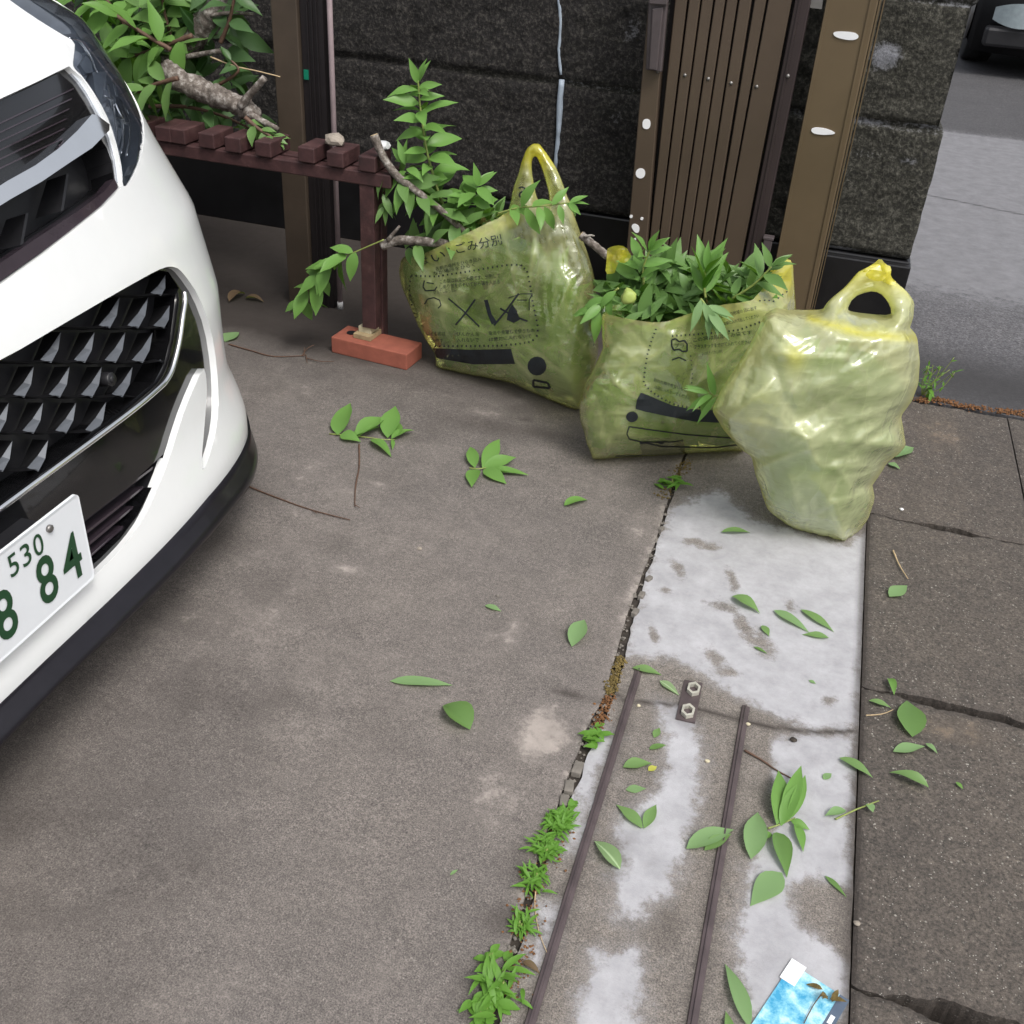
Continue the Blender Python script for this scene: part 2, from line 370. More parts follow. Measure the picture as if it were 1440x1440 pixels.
def cardmat():
    m, nt, b, o = newmat('printed_blue_card'); v = coords(nt)
    c = ramp(nt, nz(nt, v, 42, 5, .65), [(.38, (.05, .30, .50)), (.5, (.20, .50, .64)), (.62, (.48, .72, .80))])
    setc(nt, b, c); b.inputs['Roughness'].default_value = .15; return m
M['card'] = cardmat()
M['cardband'] = flat('dark_card_band', (.09, .12, .17), .2)
M['cardwhite'] = flat('white_card_corner', (.8, .83, .84), .4, 0, 0, .02)

# ================================================================ THE GROUND
def sheet(name, x0f, x1f, y0, y1, nx, ny, mat, z=0.0, whitef=None, darkf=None, zf=None, kind='structure', thick=.04, loc=None):
    """a slab: gridded top with ragged edges given by x0f(y), x1f(y), and sides going down"""
    V = []; Wt = []; Dk = []
    for j in range(ny+1):
        y = y0+(y1-y0)*j/ny; a = x0f(y); b_ = x1f(y)
        for i in range(nx+1):
            x = a+(b_-a)*i/nx; zz = z+(zf(x, y) if zf else 0)
            V.append((x, y, zz)); Wt.append(whitef(x, y) if whitef else 0.0); Dk.append(darkf(x, y) if darkf else 0.0)
    Fc = [(j*(nx+1)+i, j*(nx+1)+i+1, (j+1)*(nx+1)+i+1, (j+1)*(nx+1)+i) for j in range(ny) for i in range(nx)]
    ring = [i for i in range(nx+1)]+[j*(nx+1)+nx for j in range(1, ny+1)]+[ny*(nx+1)+i for i in range(nx-1, -1, -1)]+[j*(nx+1) for j in range(ny-1, 0, -1)]
    n0 = len(V)
    for k in ring:
        V.append((V[k][0], V[k][1], z-thick)); Wt.append(0.0); Dk.append(.8)
    for k in range(len(ring)):
        k2 = (k+1) % len(ring); Fc.append((ring[k2], ring[k], n0+k, n0+k2))
    o = mk(name, V, Fc, mat, None, False, {'white': Wt, 'dark': Dk})
    return props(o, kind=kind)
mk_g = mk('ground', [(-80, -80, -.10), (80, -80, -.10), (80, 80, -.10), (-80, 80, -.10)], [(0, 1, 2, 3)], M['asphalt'], None, False, {'white': [0.]*4, 'dark': [1.]*4})
props(mk_g, kind='structure')
props(mk('soil', [(-3.6, .0, -.007), (.252, .0, -.007), (.252, 3.2, -.007), (-3.6, 3.2, -.007)], [(0, 1, 2, 3)], M['soil'], None, False), kind='structure')

CRK = [(700, 1400), (715, 1345), (738, 1270), (762, 1195), (785, 1135), (806, 1085), (826, 1030), (850, 985), (868, 925), (882, 870), (905, 805), (925, 755), (940, 705), (955, 660), (975, 610)]
CRW = [.012, .010, .009, .010, .011, .014, .013, .014, .013, .012, .006, .004, .006, .007, .005]
crk = sorted([(G(x, y).y, G(x, y).x, wd) for (x, y), wd in zip(CRK, CRW)])
def lerp_tab(T, y, k):
    if y <= T[0][0]: return T[0][k]
    for a, b_ in zip(T, T[1:]):
        if y <= b_[0]: return a[k]+(b_[k]-a[k])*(y-a[0])/(b_[0]-a[0])
    return T[-1][k]
def jag(y, s, a): return a*(noise.noise(Vector((y*18, s, 0)))+.6*noise.noise(Vector((y*55, s, 4))))
def crL(y): return lerp_tab(crk, y, 1) - .3*lerp_tab(crk, y, 2) + jag(y, 1.3, .0025)
def crR(y): return lerp_tab(crk, y, 1) + lerp_tab(crk, y, 2) + jag(y, 7.7, .004)
XR = .250                                    # right edge of the threshold strip
def soft(P, px, e):  # px-space polygon test on the ground: soft value
    return P
def gp(P): return [tuple(G(x, y)[:2]) for x, y in P]
def blob(x, y, c, rx, ry, ang=0):
    dx, dy = x-c[0], y-c[1]; ca, sa = math.cos(ang), math.sin(ang)
    u, v = (dx*ca+dy*sa)/rx, (-dx*sa+dy*ca)/ry
    return math.exp(-(u*u+v*v))
def polysoft(x, y, P, e):
    d = pdist(x, y, P); return sstep(-e, e, d if inpoly(x, y, P) else -d)
WP = [gp(p) for p in [
    [(945, 715), (1010, 690), (1060, 730), (1190, 768), (1222, 745), (1217, 900), (1206, 1022), (1150, 1026), (1075, 1000), (1010, 965), (950, 925), (878, 925), (888, 868), (908, 805), (930, 745)],
    [(922, 985), (960, 990), (985, 1040), (985, 1100), (968, 1190), (940, 1250), (905, 1290), (862, 1290), (870, 1220), (872, 1150), (930, 1110), (940, 1040)],
    [(835, 1342), (895, 1335), (903, 1440), (880, 1520), (790, 1520), (808, 1440)],
    [(1074, 1036), (1202, 1032), (1196, 1200), (1193, 1420), (1100, 1440), (1050, 1420), (1036, 1310), (1055, 1230), (1072, 1150)],
    [(820, 1035), (850, 1020), (862, 1040), (830, 1130), (812, 1200), (790, 1200), (806, 1120)], [(755, 1280), (785, 1275), (770, 1330), (752, 1360)]]]
WHOLE = [gp(p) for p in [[(1105, 1240), (1150, 1230), (1195, 1260), (1195, 1345), (1150, 1320), (1120, 1300)], [(1040, 1000), (1075, 1010), (1090, 1160), (1040, 1200)]]]
GSP = [(G(955, 800), .016, .034), (G(1030, 815), .014, .045), (G(1000, 770), .03, .016), (G(1012, 850), .03, .022), (G(1075, 905), .022, .05), (G(1110, 850), .012, .024), (G(1005, 925), .022, .034), (G(975, 760), .03, .016), (G(920, 895), .010, .04), (G(1045, 880), .016, .05), (G(935, 830), .016, .014), (G(1120, 735), .05, .014), (G(1165, 985), .02, .014), (G(1030, 945), .02, .012)]
def strip_white(x, y):
    v = 0
    for P in WP: v = max(v, polysoft(x, y, P, .038))
    for P in WHOLE: v -= .9*polysoft(x, y, P, .02)
    for c, rx, ry in GSP: v -= .75*blob(x, y, c, rx, ry, .35)
    return max(0, v)
SJ = [G(x, y) for x, y in [(820, 945), (880, 985), (960, 992), (1030, 1008), (1080, 1022), (1150, 1030), (1215, 1028)]]
def strip_dark(x, y):
    v = 0.0
    for a, b_ in zip(SJ, SJ[1:]): v = max(v, .9*math.exp(-(segdist(x, y, a, b_)/.006)**2), .35*math.exp(-(segdist(x, y, a, b_)/.022)**2))
    v = max(v, .75*math.exp(-((x-XR)/.012)**2), .45*math.exp(-((x-XR)/.03)**2)*(1-.6*strip_white(x, y)))
    for q in (-.122, .066): v = max(v, .5*math.exp(-((x-q)/.018)**2) if y < 1.33 else 0)
    v = max(v, .6*blob(x, y, G(968, 1000), .035, .05), .45*blob(x, y, G(940, 1300), .03, .05), .4*blob(x, y, G(870, 1200), .03, .06))
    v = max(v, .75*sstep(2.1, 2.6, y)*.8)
    return v
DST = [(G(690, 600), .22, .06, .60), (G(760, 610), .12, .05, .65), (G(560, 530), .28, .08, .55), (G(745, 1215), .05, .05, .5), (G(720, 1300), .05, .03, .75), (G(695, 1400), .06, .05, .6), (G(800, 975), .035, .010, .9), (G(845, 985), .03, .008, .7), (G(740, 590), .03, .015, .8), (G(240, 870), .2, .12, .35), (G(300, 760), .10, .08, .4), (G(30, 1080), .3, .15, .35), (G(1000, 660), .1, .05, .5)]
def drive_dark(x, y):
    v = .40*sstep(1.75, 2.35, y)+.30*sstep(2.2, 2.7, y)+.3*sstep(2.55, 2.95, y)+.30*sstep(-.30, -.75, x)*(1-sstep(.9, 1.6, y))+.75*sstep(2.25, 2.5, y)*sstep(-.85, -1.1, x)  # wet tones near the wall, plus shade painted in under the bench
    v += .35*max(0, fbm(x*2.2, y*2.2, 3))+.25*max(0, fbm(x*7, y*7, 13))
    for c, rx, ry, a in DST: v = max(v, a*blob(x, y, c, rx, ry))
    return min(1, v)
DW = [(G(560, 960), .25, .10, .22), (G(650, 760), .2, .15, .22), (G(330, 900), .12, .05, .2), (G(765, 1030), .05, .07, .85), (G(720, 890), .02, .05, .5), (G(490, 800), .05, .02, .55), (G(530, 680), .03, .012, .6), (G(430, 960), .06, .03, .35), (G(700, 1120), .05, .08, .4), (G(680, 580), .07, .03, .4), (G(640, 560), .06, .02, .35), (G(900, 740), .03, .06, .45), (G(885, 840), .02, .07, .5), (G(480, 690), .03, .01, .55), (G(420, 500), .05, .015, .5), (G(690, 895), .02, .012, .6)]
def drive_white(x, y):
    v = .12+.30*max(0, fbm(x*3+9, y*3, 1))+.25*max(0, fbm(x*11+9, y*11, 1))-.1
    for c, rx, ry, a in DW: v = max(v, a*blob(x, y, c, rx, ry))
    v = max(v, .45*math.exp(-((x-crL(y))/.02)**2))
    return v
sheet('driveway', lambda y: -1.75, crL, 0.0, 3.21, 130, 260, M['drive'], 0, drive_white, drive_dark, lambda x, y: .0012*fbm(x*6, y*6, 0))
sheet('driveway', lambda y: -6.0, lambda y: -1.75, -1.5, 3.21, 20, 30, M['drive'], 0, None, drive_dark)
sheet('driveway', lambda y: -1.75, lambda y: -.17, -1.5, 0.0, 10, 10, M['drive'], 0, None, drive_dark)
sheet('threshold', crR, lambda y: XR+jag(y, 5.1, .0015), 0.0, 3.21, 70, 420, M['strip'], 0.0, strip_white, strip_dark, lambda x, y: .0012*fbm(x*9, y*9, 5))
sheet('threshold', lambda y: -.15, lambda y: XR, -1.5, 0.0, 8, 10, M['strip'], 0)
# gutter cover slabs beyond the threshold
LJ = [-.28, .30, .885, 1.478, 2.068, 2.70]
def gap_w(x, k):
    # how wide the joint k opens at x
    W = {5: [(.25, .004), (.6, .006)], 4: [(.25, .002), (.30, .003), (.36, .005), (.39, .018), (.46, .020), (.49, .004), (.6, .003)], 3: [(.25, .003), (.30, .005), (.33, .014), (.37, .022), (.43, .016), (.48, .020), (.6, .012)], 2: [(.25, .004), (.30, .006), (.33, .016), (.36, .030), (.42, .034), (.6, .02)]}.get(k, [(.2, .004), (.7, .004)])
    return lerp_tab(W, x, 1)
def slab(k):
    x0, x1 = XR+.0035, .598; y0, y1 = LJ[k], LJ[k+1]; nx, ny = 60, 90; V = []; Wt = []; Dk = []
    for j in range(ny+1):
        for i in range(nx+1):
            x = x0+(x1-x0)*i/nx
            ya = y0+.5*gap_w(x, k)*1.25+.010*noise.noise(Vector((x*20, k, 0)))+.0045*noise.noise(Vector((x*70, k, 0)))
            yb = y1-.5*gap_w(x, k+1)+.008*noise.noise(Vector((x*20, k+1, 0)))-.0045*noise.noise(Vector((x*75, k, 9)))
            y = ya+(yb-ya)*j/ny
            ed = min(i, nx-i, j, ny-j)
            z = -.002+.0015*fbm(x*12, y*12, k)-(.0025 if ed == 0 else 0)
            V.append((x, y, z))
            wv = max(.35*blob(x, y, G(1330, 610), .06, .10)+.12*(1 if (x < .47 and k == 4) else 0), .5*blob(x, y, G(1235, 727), .02, .004), .45*blob(x, y, (.40, 1.42), .08, .04), .3*blob(x, y, (.55, 1.38), .05, .05))
            dv = max(.7*math.exp(-((x-x0)/.014)**2), .45*math.exp(-(min(y-ya, yb-y)/.012)**2), .3*max(0, fbm(x*4, y*4, 8)), .5*math.exp(-((x-x1)/.01)**2))
            Wt.append(wv); Dk.append(dv)
    Fc = [(j*(nx+1)+i, j*(nx+1)+i+1, (j+1)*(nx+1)+i+1, (j+1)*(nx+1)+i) for j in range(ny) for i in range(nx)]
    ring = list(range(nx+1))+[j*(nx+1)+nx for j in range(1, ny+1)]+[ny*(nx+1)+i for i in range(nx-1, -1, -1)]+[j*(nx+1) for j in range(ny-1, 0, -1)]
    n0 = len(V)
    for r_ in ring: V.append((V[r_][0], V[r_][1], -.06)); Wt.append(0.); Dk.append(.9)
    for a in range(len(ring)): Fc.append((ring[(a+1) % len(ring)], ring[a], n0+a, n0+(a+1) % len(ring)))
    props(mk('pavement', V, Fc, M['lid'], None, False, {'white': Wt, 'dark': Dk}), kind='structure')
for k in range(5): slab(k)
# the strip beyond the slabs and the road
sheet('pavement', lambda y: .602, lambda y: 1.2, -1.5, 2.705, 20, 60, M['lid'], -.006, None, lambda x, y: .5*math.exp(-((x-.606)/.01)**2))
def road_dark(x, y):
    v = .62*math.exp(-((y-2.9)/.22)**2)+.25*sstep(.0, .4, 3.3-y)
    yj = 4.86-.12*(x-.45)/.4
    v = max(v, 1.0*math.exp(-((y-yj-.01*noise.noise(Vector((x*9, 0, 0))))/.010)**2))
    v = max(v, .55*sstep(6.2, 6.35, y-.02*noise.noise(Vector((x*6, 0, 0)))))
    v = max(v, .5*math.exp(-((x-.30)/.05)**2) if y > 3.2 else 0)
    return v
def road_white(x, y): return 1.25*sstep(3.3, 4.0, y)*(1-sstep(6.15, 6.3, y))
sheet('road', lambda y: XR+.012, lambda y: 2.4, 2.712, 9.5, 110, 420, M['asphalt'], -.003, road_white, road_dark, lambda x, y: .0012*fbm(x*14, y*14, 2))
sheet('road', lambda y: 2.4, lambda y: 9.0, -6, 16, 20, 30, M['asphalt'], -.006, lambda x, y: .1)
sheet('road', lambda y: -9, lambda y: 2.4, 9.5, 30, 20, 30, M['asphalt'], -.004, lambda x, y: .1)
sheet('road', lambda y: 1.2, lambda y: 2.4, -6, 2.71, 10, 20, M['asphalt'], -.006, lambda x, y: .1)

# ================================================================ THE WALL
COURSE = [0.0, .215, .587, .90, 1.21, 1.52]
VJ = {1: [-3.35, -2.55, -1.72, -.80, -.02], 2: [-3.0, -2.1, -1.28, -.80, .0], 3: [-2.7, -1.85, -1.0, -.15], 4: [-3.1, -2.2, -1.3, -.42]}
WY = 3.2
def PXZ(x, y): p = PY(x, y, WY); return (p.x, p.z)
def wall():
    x0, x1 = -6.0, .292; nz_, V, Wt, Dk = 132, [], [], []
    xs = [x0+(x1+.0-x0)*i/150*.55 for i in range(150)]; xs = list(np.linspace(-6, -2.6, 60))+list(np.linspace(-2.59, x1, 270))
    zs = list(np.linspace(.215, 1.52, nz_))
    for z in zs:
        k = max(i for i in range(5) if COURSE[i] <= z+1e-9); k = min(k, 4)
        dz = min(abs(z-c) for c in COURSE[1:])
        for i, x in enumerate(xs):
            dx = min(abs(x-v) for v in VJ[k]); 
            groove = .016*math.exp(-(dz/.009)**2)+.012*math.exp(-(dx/.008)**2)
            r_ = .006*fbm(x*7, z*7, 1, 5)+.006*fbm(x*30, z*30, 2, 3)
            blockoff = .006*noise.noise(Vector((x//.85, k*3.1, 5)))
            fade = min(1, dz/.02)
            xe = x
            if i == len(xs)-1: xe = x+.005*fbm(z*8, 3, 1)+{1: .008, 2: -.014, 3: .002, 4: 0}[k]
            V.append((xe, WY-.012-r_*fade-blockoff*fade+groove, z))
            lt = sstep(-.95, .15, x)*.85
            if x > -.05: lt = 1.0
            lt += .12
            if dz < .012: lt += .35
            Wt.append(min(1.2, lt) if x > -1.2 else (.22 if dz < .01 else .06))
            d = .95*blob(x, z, PXZ(1245, 78), .055, .05, .5)+.55*blob(x, z, PXZ(1215, 215), .08, .02)+.55*blob(x, z, PXZ(890, 40), .05, .09)+.6*blob(x, z, PXZ(1280, 225), .05, .02)+.5*blob(x, z, PXZ(868, 165), .05, .05)
            if dz < .016 and x > -.3: d = max(d, .5)
            if dz < .010: d = max(d, (.30+.40*sstep(-1.6, -.6, x))*(.7+.7*noise.noise(Vector((x*6, k, 0)))))
            Dk.append(d)
    nx = len(xs)-1; W1 = nx+1
    Fc = [(j*W1+i, j*W1+i+1, (j+1)*W1+i+1, (j+1)*W1+i) for j in range(len(zs)-1) for i in range(nx)]
    # end face towards the road, top and back
    n = len(V)
    for z in zs: V.append((.285, WY+.18, z)); Wt.append(.8); Dk.append(0.)
    for j in range(len(zs)-1): Fc.append((j*W1+nx, n+j, n+j+1, (j+1)*W1+nx))
    n2 = len(V)
    for x in xs: V.append((x, WY+.18, zs[-1])); Wt.append(.5); Dk.append(0.)
    b_ = (len(zs)-1)*W1
    for i in range(nx): Fc.append((b_+i, b_+i+1, n2+i+1, n2+i))
    V += [(-6, WY+.18, .215), (.285, WY+.18, .215)]; Wt += [0, 0]; Dk += [0, 0]
    Fc.append((len(V)-1, len(V)-2, n2, n+len(zs)-1))
    t = thing('stone_wall', 'soot-blackened rough stone block wall running behind the bench, the bags and the gate', 'wall', (-2, WY, 0))
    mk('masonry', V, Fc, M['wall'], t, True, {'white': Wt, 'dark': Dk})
    a = Acc(); a.box((-2.86, WY+.09, .105), 3.165, .1, .107); a.box((.155, WY+.045, .100), .155, .075, .104)
    bevel(a.build('foundation', M['foundation'], t), .006)
    # caulked joint
    a = Acc(); P = [PY(x, y, WY-.010) for x, y in [(784, -20), (788, 30), (786, 75), (789, 105)]]
    a.tube(resample(P, 14), [.0045+.002*noise.noise(Vector((i, 0, 0))) for i in range(14)], 6, rough=.5)
    P = [PY(x, y, WY-.011) for x, y in [(790, 112), (787, 150), (785, 190), (781, 238)]]
    a.tube(resample(P, 10), [.009, .010, .009, .010, .009, .0085, .008, .008, .007, .006], 6, rough=.3)
    a.build('caulk_line', M['caulk'], t, True)
wall()

# ================================================================ GATE POST, FOLDED GATE, LEFT POST
def vplate(a, tl, tr, bl, br, Y, th=.012, ext_top=.25, ext_bot=0.0, m=0, zbot=None):
    """a vertical plank seen between pixel edges, on the plane Y, th thick, carried on above the frame and down to zbot"""
    T0, T1, B0, B1 = PY(*tl, Y), PY(*tr, Y), PY(*bl, Y), PY(*br, Y)
    def ex(t, b_, zt): k = (zt-b_.z)/(t.z-b_.z); return b_+(t-b_)*k
    zt = max(T0.z, T1.z)+ext_top; zb = zbot if zbot is not None else .02
    a0, a1, c0, c1 = ex(T0, B0, zb), ex(T1, B1, zb), ex(T0, B0, zt), ex(T1, B1, zt)
    d = Vector((0, th, 0))
    a.hexa([a0, a1, a1+d, a0+d, c0, c1, c1+d, c0+d], m=m)
GY = 3.0
def gate():
    t = thing('folded_gate', 'brown metal accordion gate folded flat against the wall, its slats upright behind the middle bag', 'gate', (-.3, GY, 0))
    T = [302, 370, 432, 495, 552, 612, 680, 752, 875]; B = [177, 222, 272, 322, 372, 428, 484, 532, 640]
    X = lambda v: v/3.4275+860
    for i in range(8):
        g0, g1 = (4, 5) if i not in (6,) else (10, 6)
        a = Acc(); vplate(a, (X(T[i]+g0), 0), (X(T[i+1]-g1), 0), (X(B[i]+g0*.6), 350), (X(B[i+1]-g1*.6), 350), GY-.004*(i % 2), .03)
        bevel(a.build('slat', M['brown'], t), .0025)
    a = Acc(); vplate(a, (X(285), 0), (X(900), 0), (X(165), 350), (X(660), 350), GY+.034, .01); a.build('back_panel', M['channel'], t)
    a = Acc(); vplate(a, (X(885), 0), (X(962), 0), (X(648), 350), (X(722), 350), GY-.012, .04)
    bevel(a.build('stile', M['browndark'], t), .003)
    a = Acc(); vplate(a, (X(905), 0), (X(915), 0), (X(672), 350), (X(684), 350), GY-.016, .004); a.build('stile_rib', M['browndark'], t)
    # left stile with white paint dabs
    a = Acc(); vplate(a, (X(178), 0), (X(262), 0), (X(72), 350), (X(168), 350), GY-.015, .05)
    bevel(a.build('stile', M['brown'], t), .003)
    a = Acc()
    c = [PY(914, -60, GY-.04), PY(944, -60, GY-.04), PY(930, 102, GY-.04), PY(908, 98, GY-.04)]
    d = Vector((0, .022, 0)); a.hexa([c[3], c[2], c[2]+d, c[3]+d, c[0], c[1], c[1]+d, c[0]+d])
    c = [PY(917, 12, GY-.05), PY(933, 10, GY-.05), PY(924, 100, GY-.05), PY(912, 98, GY-.05)]
    d = Vector((0, .008, 0)); a.hexa([c[3], c[2], c[2]+d, c[3]+d, c[0], c[1], c[1]+d, c[0]+d])
    c = [PY(912, -30, GY-.056), PY(942, -30, GY-.056), PY(938, 8, GY-.056), PY(912, 6, GY-.056)]
    d = Vector((0, .014, 0)); a.hexa([c[3], c[2], c[2]+d, c[3]+d, c[0], c[1], c[1]+d, c[0]+d])
    bevel(a.build('lock_box', M['purplebox'], t), .003)
    def dab(P, Y, par, name='paint_dab', mat='tape'):
        P = smooth_poly(P, 2); V = [PY(x, y, Y) for x, y in P]; V2 = [v+Vector((0, .003, 0)) for v in V]; n = len(V)
        mk(name, V+V2, [tuple(range(n))[::-1], tuple(range(n, 2*n))]+[(i, (i+1) % n, n+(i+1) % n, n+i) for i in range(n)], M[mat], par, False)
    for P in ([(904, 167), (915, 168), (914, 182), (903, 181)], [(894, 240), (900, 236), (907, 239), (907, 248), (901, 252), (894, 248)], [(887, 318), (892, 314), (899, 318), (899, 327), (893, 328)], [(886, 302), (890, 303), (889, 307), (885, 306)], [(901, 305), (905, 306), (904, 310), (900, 309)], [(890, 336), (895, 334), (893, 345), (887, 344)]):
        dab(P, GY-.0172, t)
    for x, y in [(963, 106), (996, 111), (1028, 117), (1064, 122), (925, 101), (1108, 107)]:
        a = Acc(); p = PY(x, y, GY-.018 if x > 1100 or x < 940 else GY-.005); a.tube([p+Vector((0, .004, 0)), p, p-Vector((0, .0025, 0))], [.0052, .0052, .003], 10); a.build('screw', M['bolt'], t, True)
    # gate post
    p = thing('gate_post', 'tall bronze-brown gate post with two white tape marks, right of the folded gate', 'post', (-.01, GY, 0))
    Xp = lambda v: v/3.4275+860
    a = Acc(); vplate(a, (1162, 0), (1236, 0), (1091, 362), (1143, 420), GY, .11, zbot=0.0)
    bevel(a.build('shaft', M['brownpost'], p), .004)
    a = Acc()
    for k, (dx, w_, dy) in enumerate([(0, 3, .006), (6, 2, .010)]):
        vplate(a, (1237+dx, 0), (1237+dx+w_, 0), (1144+dx*.6, 420), (1144+(dx+w_)*.6, 420), GY-.003+dy, .09, zbot=0.0)
    vplate(a, (1163, 0), (1167, 0), (1092, 362), (1096, 362), GY-.004, .012, zbot=0.0)
    vplate(a, (1224, 0), (1228, 0), (1136, 420), (1139, 420), GY-.004, .012, zbot=0.0)
    a.build('edge_rib', M['brownpost'], p)
    dab([(1172, 44), (1200, 45), (1208, 50), (1206, 55), (1196, 57), (1180, 54), (1172, 50)], GY-.0035, p, 'tape_mark')
    dab([(1141, 179), (1160, 180), (1174, 186), (1174, 189), (1155, 190), (1141, 187)], GY-.0035, p, 'tape_mark')
    a = Acc(); c = PY(1079, 345, GY-.01); a.box(c, .012, .012, .02); a.box(c+Vector((0, 0, .023)), .015, .014, .004); a.tube([c-Vector((0, 0, .02)), c-Vector((.003, 0, .10))], .005, 8)
    bevel(a.build('drop_bolt', M['purplebox'], t), .0015)
    # bracket between gate and post
    a = Acc(); vplate(a, (1141, -30), (1160, -30), (1139, 10), (1156, 10), GY-.002, .02, ext_top=.1, zbot=PY(1150, 12, GY).z); a.build('hinge', M['bolt'], t)
gate()
def leftpost():
    t = thing('carport_post', 'dull brown square post with a black channel on its right side, standing behind the bench', 'post', (-1.38, 2.6, 0))
    a = Acc(); a.box((-1.392, 2.635, .75), .037, .035, .75); bevel(a.build('shaft', M['postleft'], t), .003)
    a = Acc(); a.box((-1.322, 2.642, .75), .032, .028, .75)
    for q in (-1.333, -1.320, -1.307): a.box((q, 2.6125, .75), .0022, .003, .75)
    a.build('channel', M['channel'], t)
    a = Acc(); p = PY(431, 105, 2.611); a.box(p, .007, .002, .012); a.build('tape_patch', M['green_tape'], t)
    r_ = thing('thin_rod', 'thin pale pink rod standing upright beside the brown post', 'rod', (-1.274, 2.62, 0))
    a = Acc(); a.tube([(-1.273, 2.62, .02), (-1.273, 2.62, 1.5)], .0075, 10); a.build('shaft', M['pinkrod'], r_, True)
    a = Acc(); a.tube([(-1.273, 2.62, 0), (-1.273, 2.62, .022)], .009, 10); a.build('foot_cap', M['cap'], r_, True)
leftpost()

# ================================================================ RAILS, PLATE, GROUND METAL
def rails():
    for x, ytop, lab in ((-.122, 1.372, 'painted steel gate rail set in the concrete, the one nearer the crack'), (.066, 1.348, 'painted steel gate rail set in the concrete, the one nearer the pavement')):
        a = Acc(); n = 60
        prof = [(-.0065, .001), (-.0055, .0035), (-.0012, .0038), (-.0010, .0062), (.0012, .0062), (.0014, .003), (.0065, .0022), (.0068, .001)]
        V = []; Fc = []
        for i in range(n+1):
            y = -1.2+(ytop+1.2)*i/n; dx = .0008*noise.noise(Vector((y*5, x, 0)))
            for px_, pz in prof: V.append((x+px_+dx, y, pz))
        k = len(prof)
        for i in range(n):
            for j in range(k-1): Fc.append((i*k+j, i*k+j+1, (i+1)*k+j+1, (i+1)*k+j))
        Fc.append(tuple(range(n*k, n*k+k)))
        o = mk('gate_rail', V, Fc, M['rail'], None, False, None, (x, .5, 0)); props(o, lab, 'rail', 'gate rails')
    t = thing('anchor_plate', 'small rusty plate with two hexagonal rings set in the threshold concrete', 'plate', G(967, 990))
    c = [G(x, y) for x, y in [(950, 1012), (977, 1018), (988, 962), (962, 957)]]; up = Vector((0, 0, .0025))
    a = Acc(); a.hexa([q.copy() for q in c]+[q+up for q in c]); a.build('base', M['rail'], t)
    for x, y in [(975, 971), (967, 1002)]:
        c0 = G(x, y, .003); ro, ri, h = .0145, .0095, .007; V = []
        for z, r_ in ((0, ro), (h, ro), (h, ri), (0, ri)):
            for k in range(6):
                q = math.pi/3*k+.5; V.append(c0+Vector((math.cos(q)*r_*.82, math.sin(q)*r_*1.1, z)))
        Fc = [(s*6+k, s*6+(k+1) % 6, (s+1)*6+(k+1) % 6, (s+1)*6+k) for s in range(3) for k in range(6)]
        mk('hex_ring', V, Fc, M['ringmat'] if 'ringmat' in M else M['shim2'], t, False)
M['ringmat'] = flat('pale_zinc', (.45, .44, .38), .5, .3, 0, .2, 80)
rails()

# ================================================================ BENCH
def bench():
    PX_LEG = PY(516, 360, 2.355).x
    BY = 2.355
    t = thing('garden_bench', 'low maroon painted slatted wooden bench along the dark wall, loaded with cut branches', 'bench', (-1.5, BY, 0))
    a = Acc(); a.box((-1.70, BY+.018, .4735), .703, .018, .0165); bevel(a.build('front_rail', M['woodred'], t), .003)
    a = Acc(); a.box((-1.70, BY+.07, .4735), .703, .018, .0165); bevel(a.build('rear_rail', M['woodred'], t), .003)
    xs = [234, 256, 293, 330, 372, 432, 473, 517]
    xs3 = [PY(x, 205, BY).x for x in xs]
    x = xs3[0]
    extra = []
    while x > -2.33: x -= .075; extra.append(x)
    for i, x in enumerate(xs3+extra):
        yb = BY-.008-.006*random.random(); ye = BY+.085+.01*random.random()
        if i == 1: x -= .004
        a = Acc(); a.box((x, (yb+ye)/2, .5105+.0015*random.random()), .0225 if i != 1 else .02, (ye-yb)/2, .0185)
        bevel(a.build('slat', M['woodred'], t), .003)
    for x, y in ((PX_LEG, BY+.022), (-2.32, BY+.022), (PX_LEG, BY+.07), (-2.32, BY+.07)):
        zb = .0776 if (x > -1.2 and y < BY+.04) else 0
        a = Acc(); a.box((x, y, (.457+zb)/2), .0195, .0175, (.457-zb)/2); bevel(a.build('leg', M['woodred'], t), .002)
    return BY
BY = bench()
def brick():
    # red brick under the bench leg
    z = .046
    A, B, C, D = G(470, 475, z), G(575, 500, z), G(588, 478, z), G(487, 458, z)
    u = (B-A).normalized(); v = Vector((-u.y, u.x, 0)); 
    c = (A+B+C+D)/4; L = (B-A).length/2+.002; W_ = .045
    t = thing('brick', 'red brick lying flat under the bench leg, with a round black spot', 'brick', (c.x, c.y, 0))
    a = Acc(); a.box((c.x, c.y, z/2), L, W_, z/2, (u, v, Vector((0, 0, 1)))); bevel(a.build('block', M['brick'], t), .003)
    a = Acc(); p = G(494, 468, z+.001); a.tube([p, p+Vector((0, 0, .0012))], .0125, 20); a.build('round_spot', M['blackplastic'], t)
    p = G(517, 472, z); o = Acc(); q = Vector((p.x, p.y, z+.007)); o.box(q, .026, .032, .0065, (u, v, Vector((0, 0, 1))))
    props(bevel(o.build('wood_shim', M['shim'], loc=(p.x, p.y, z)), .001), 'square piece of tan plywood lying on the red brick', 'wood shim')
    o = Acc(); o.box((p.x, p.y+.008, z+.013+.0085), .019, .022, .0083, (u, v, Vector((0, 0, 1))))
    props(bevel(o.build('wood_shim', M['shim2'], loc=(p.x, p.y, z+.013)), .001), 'small cream wood block between the plywood and the bench leg', 'wood shim')
brick()
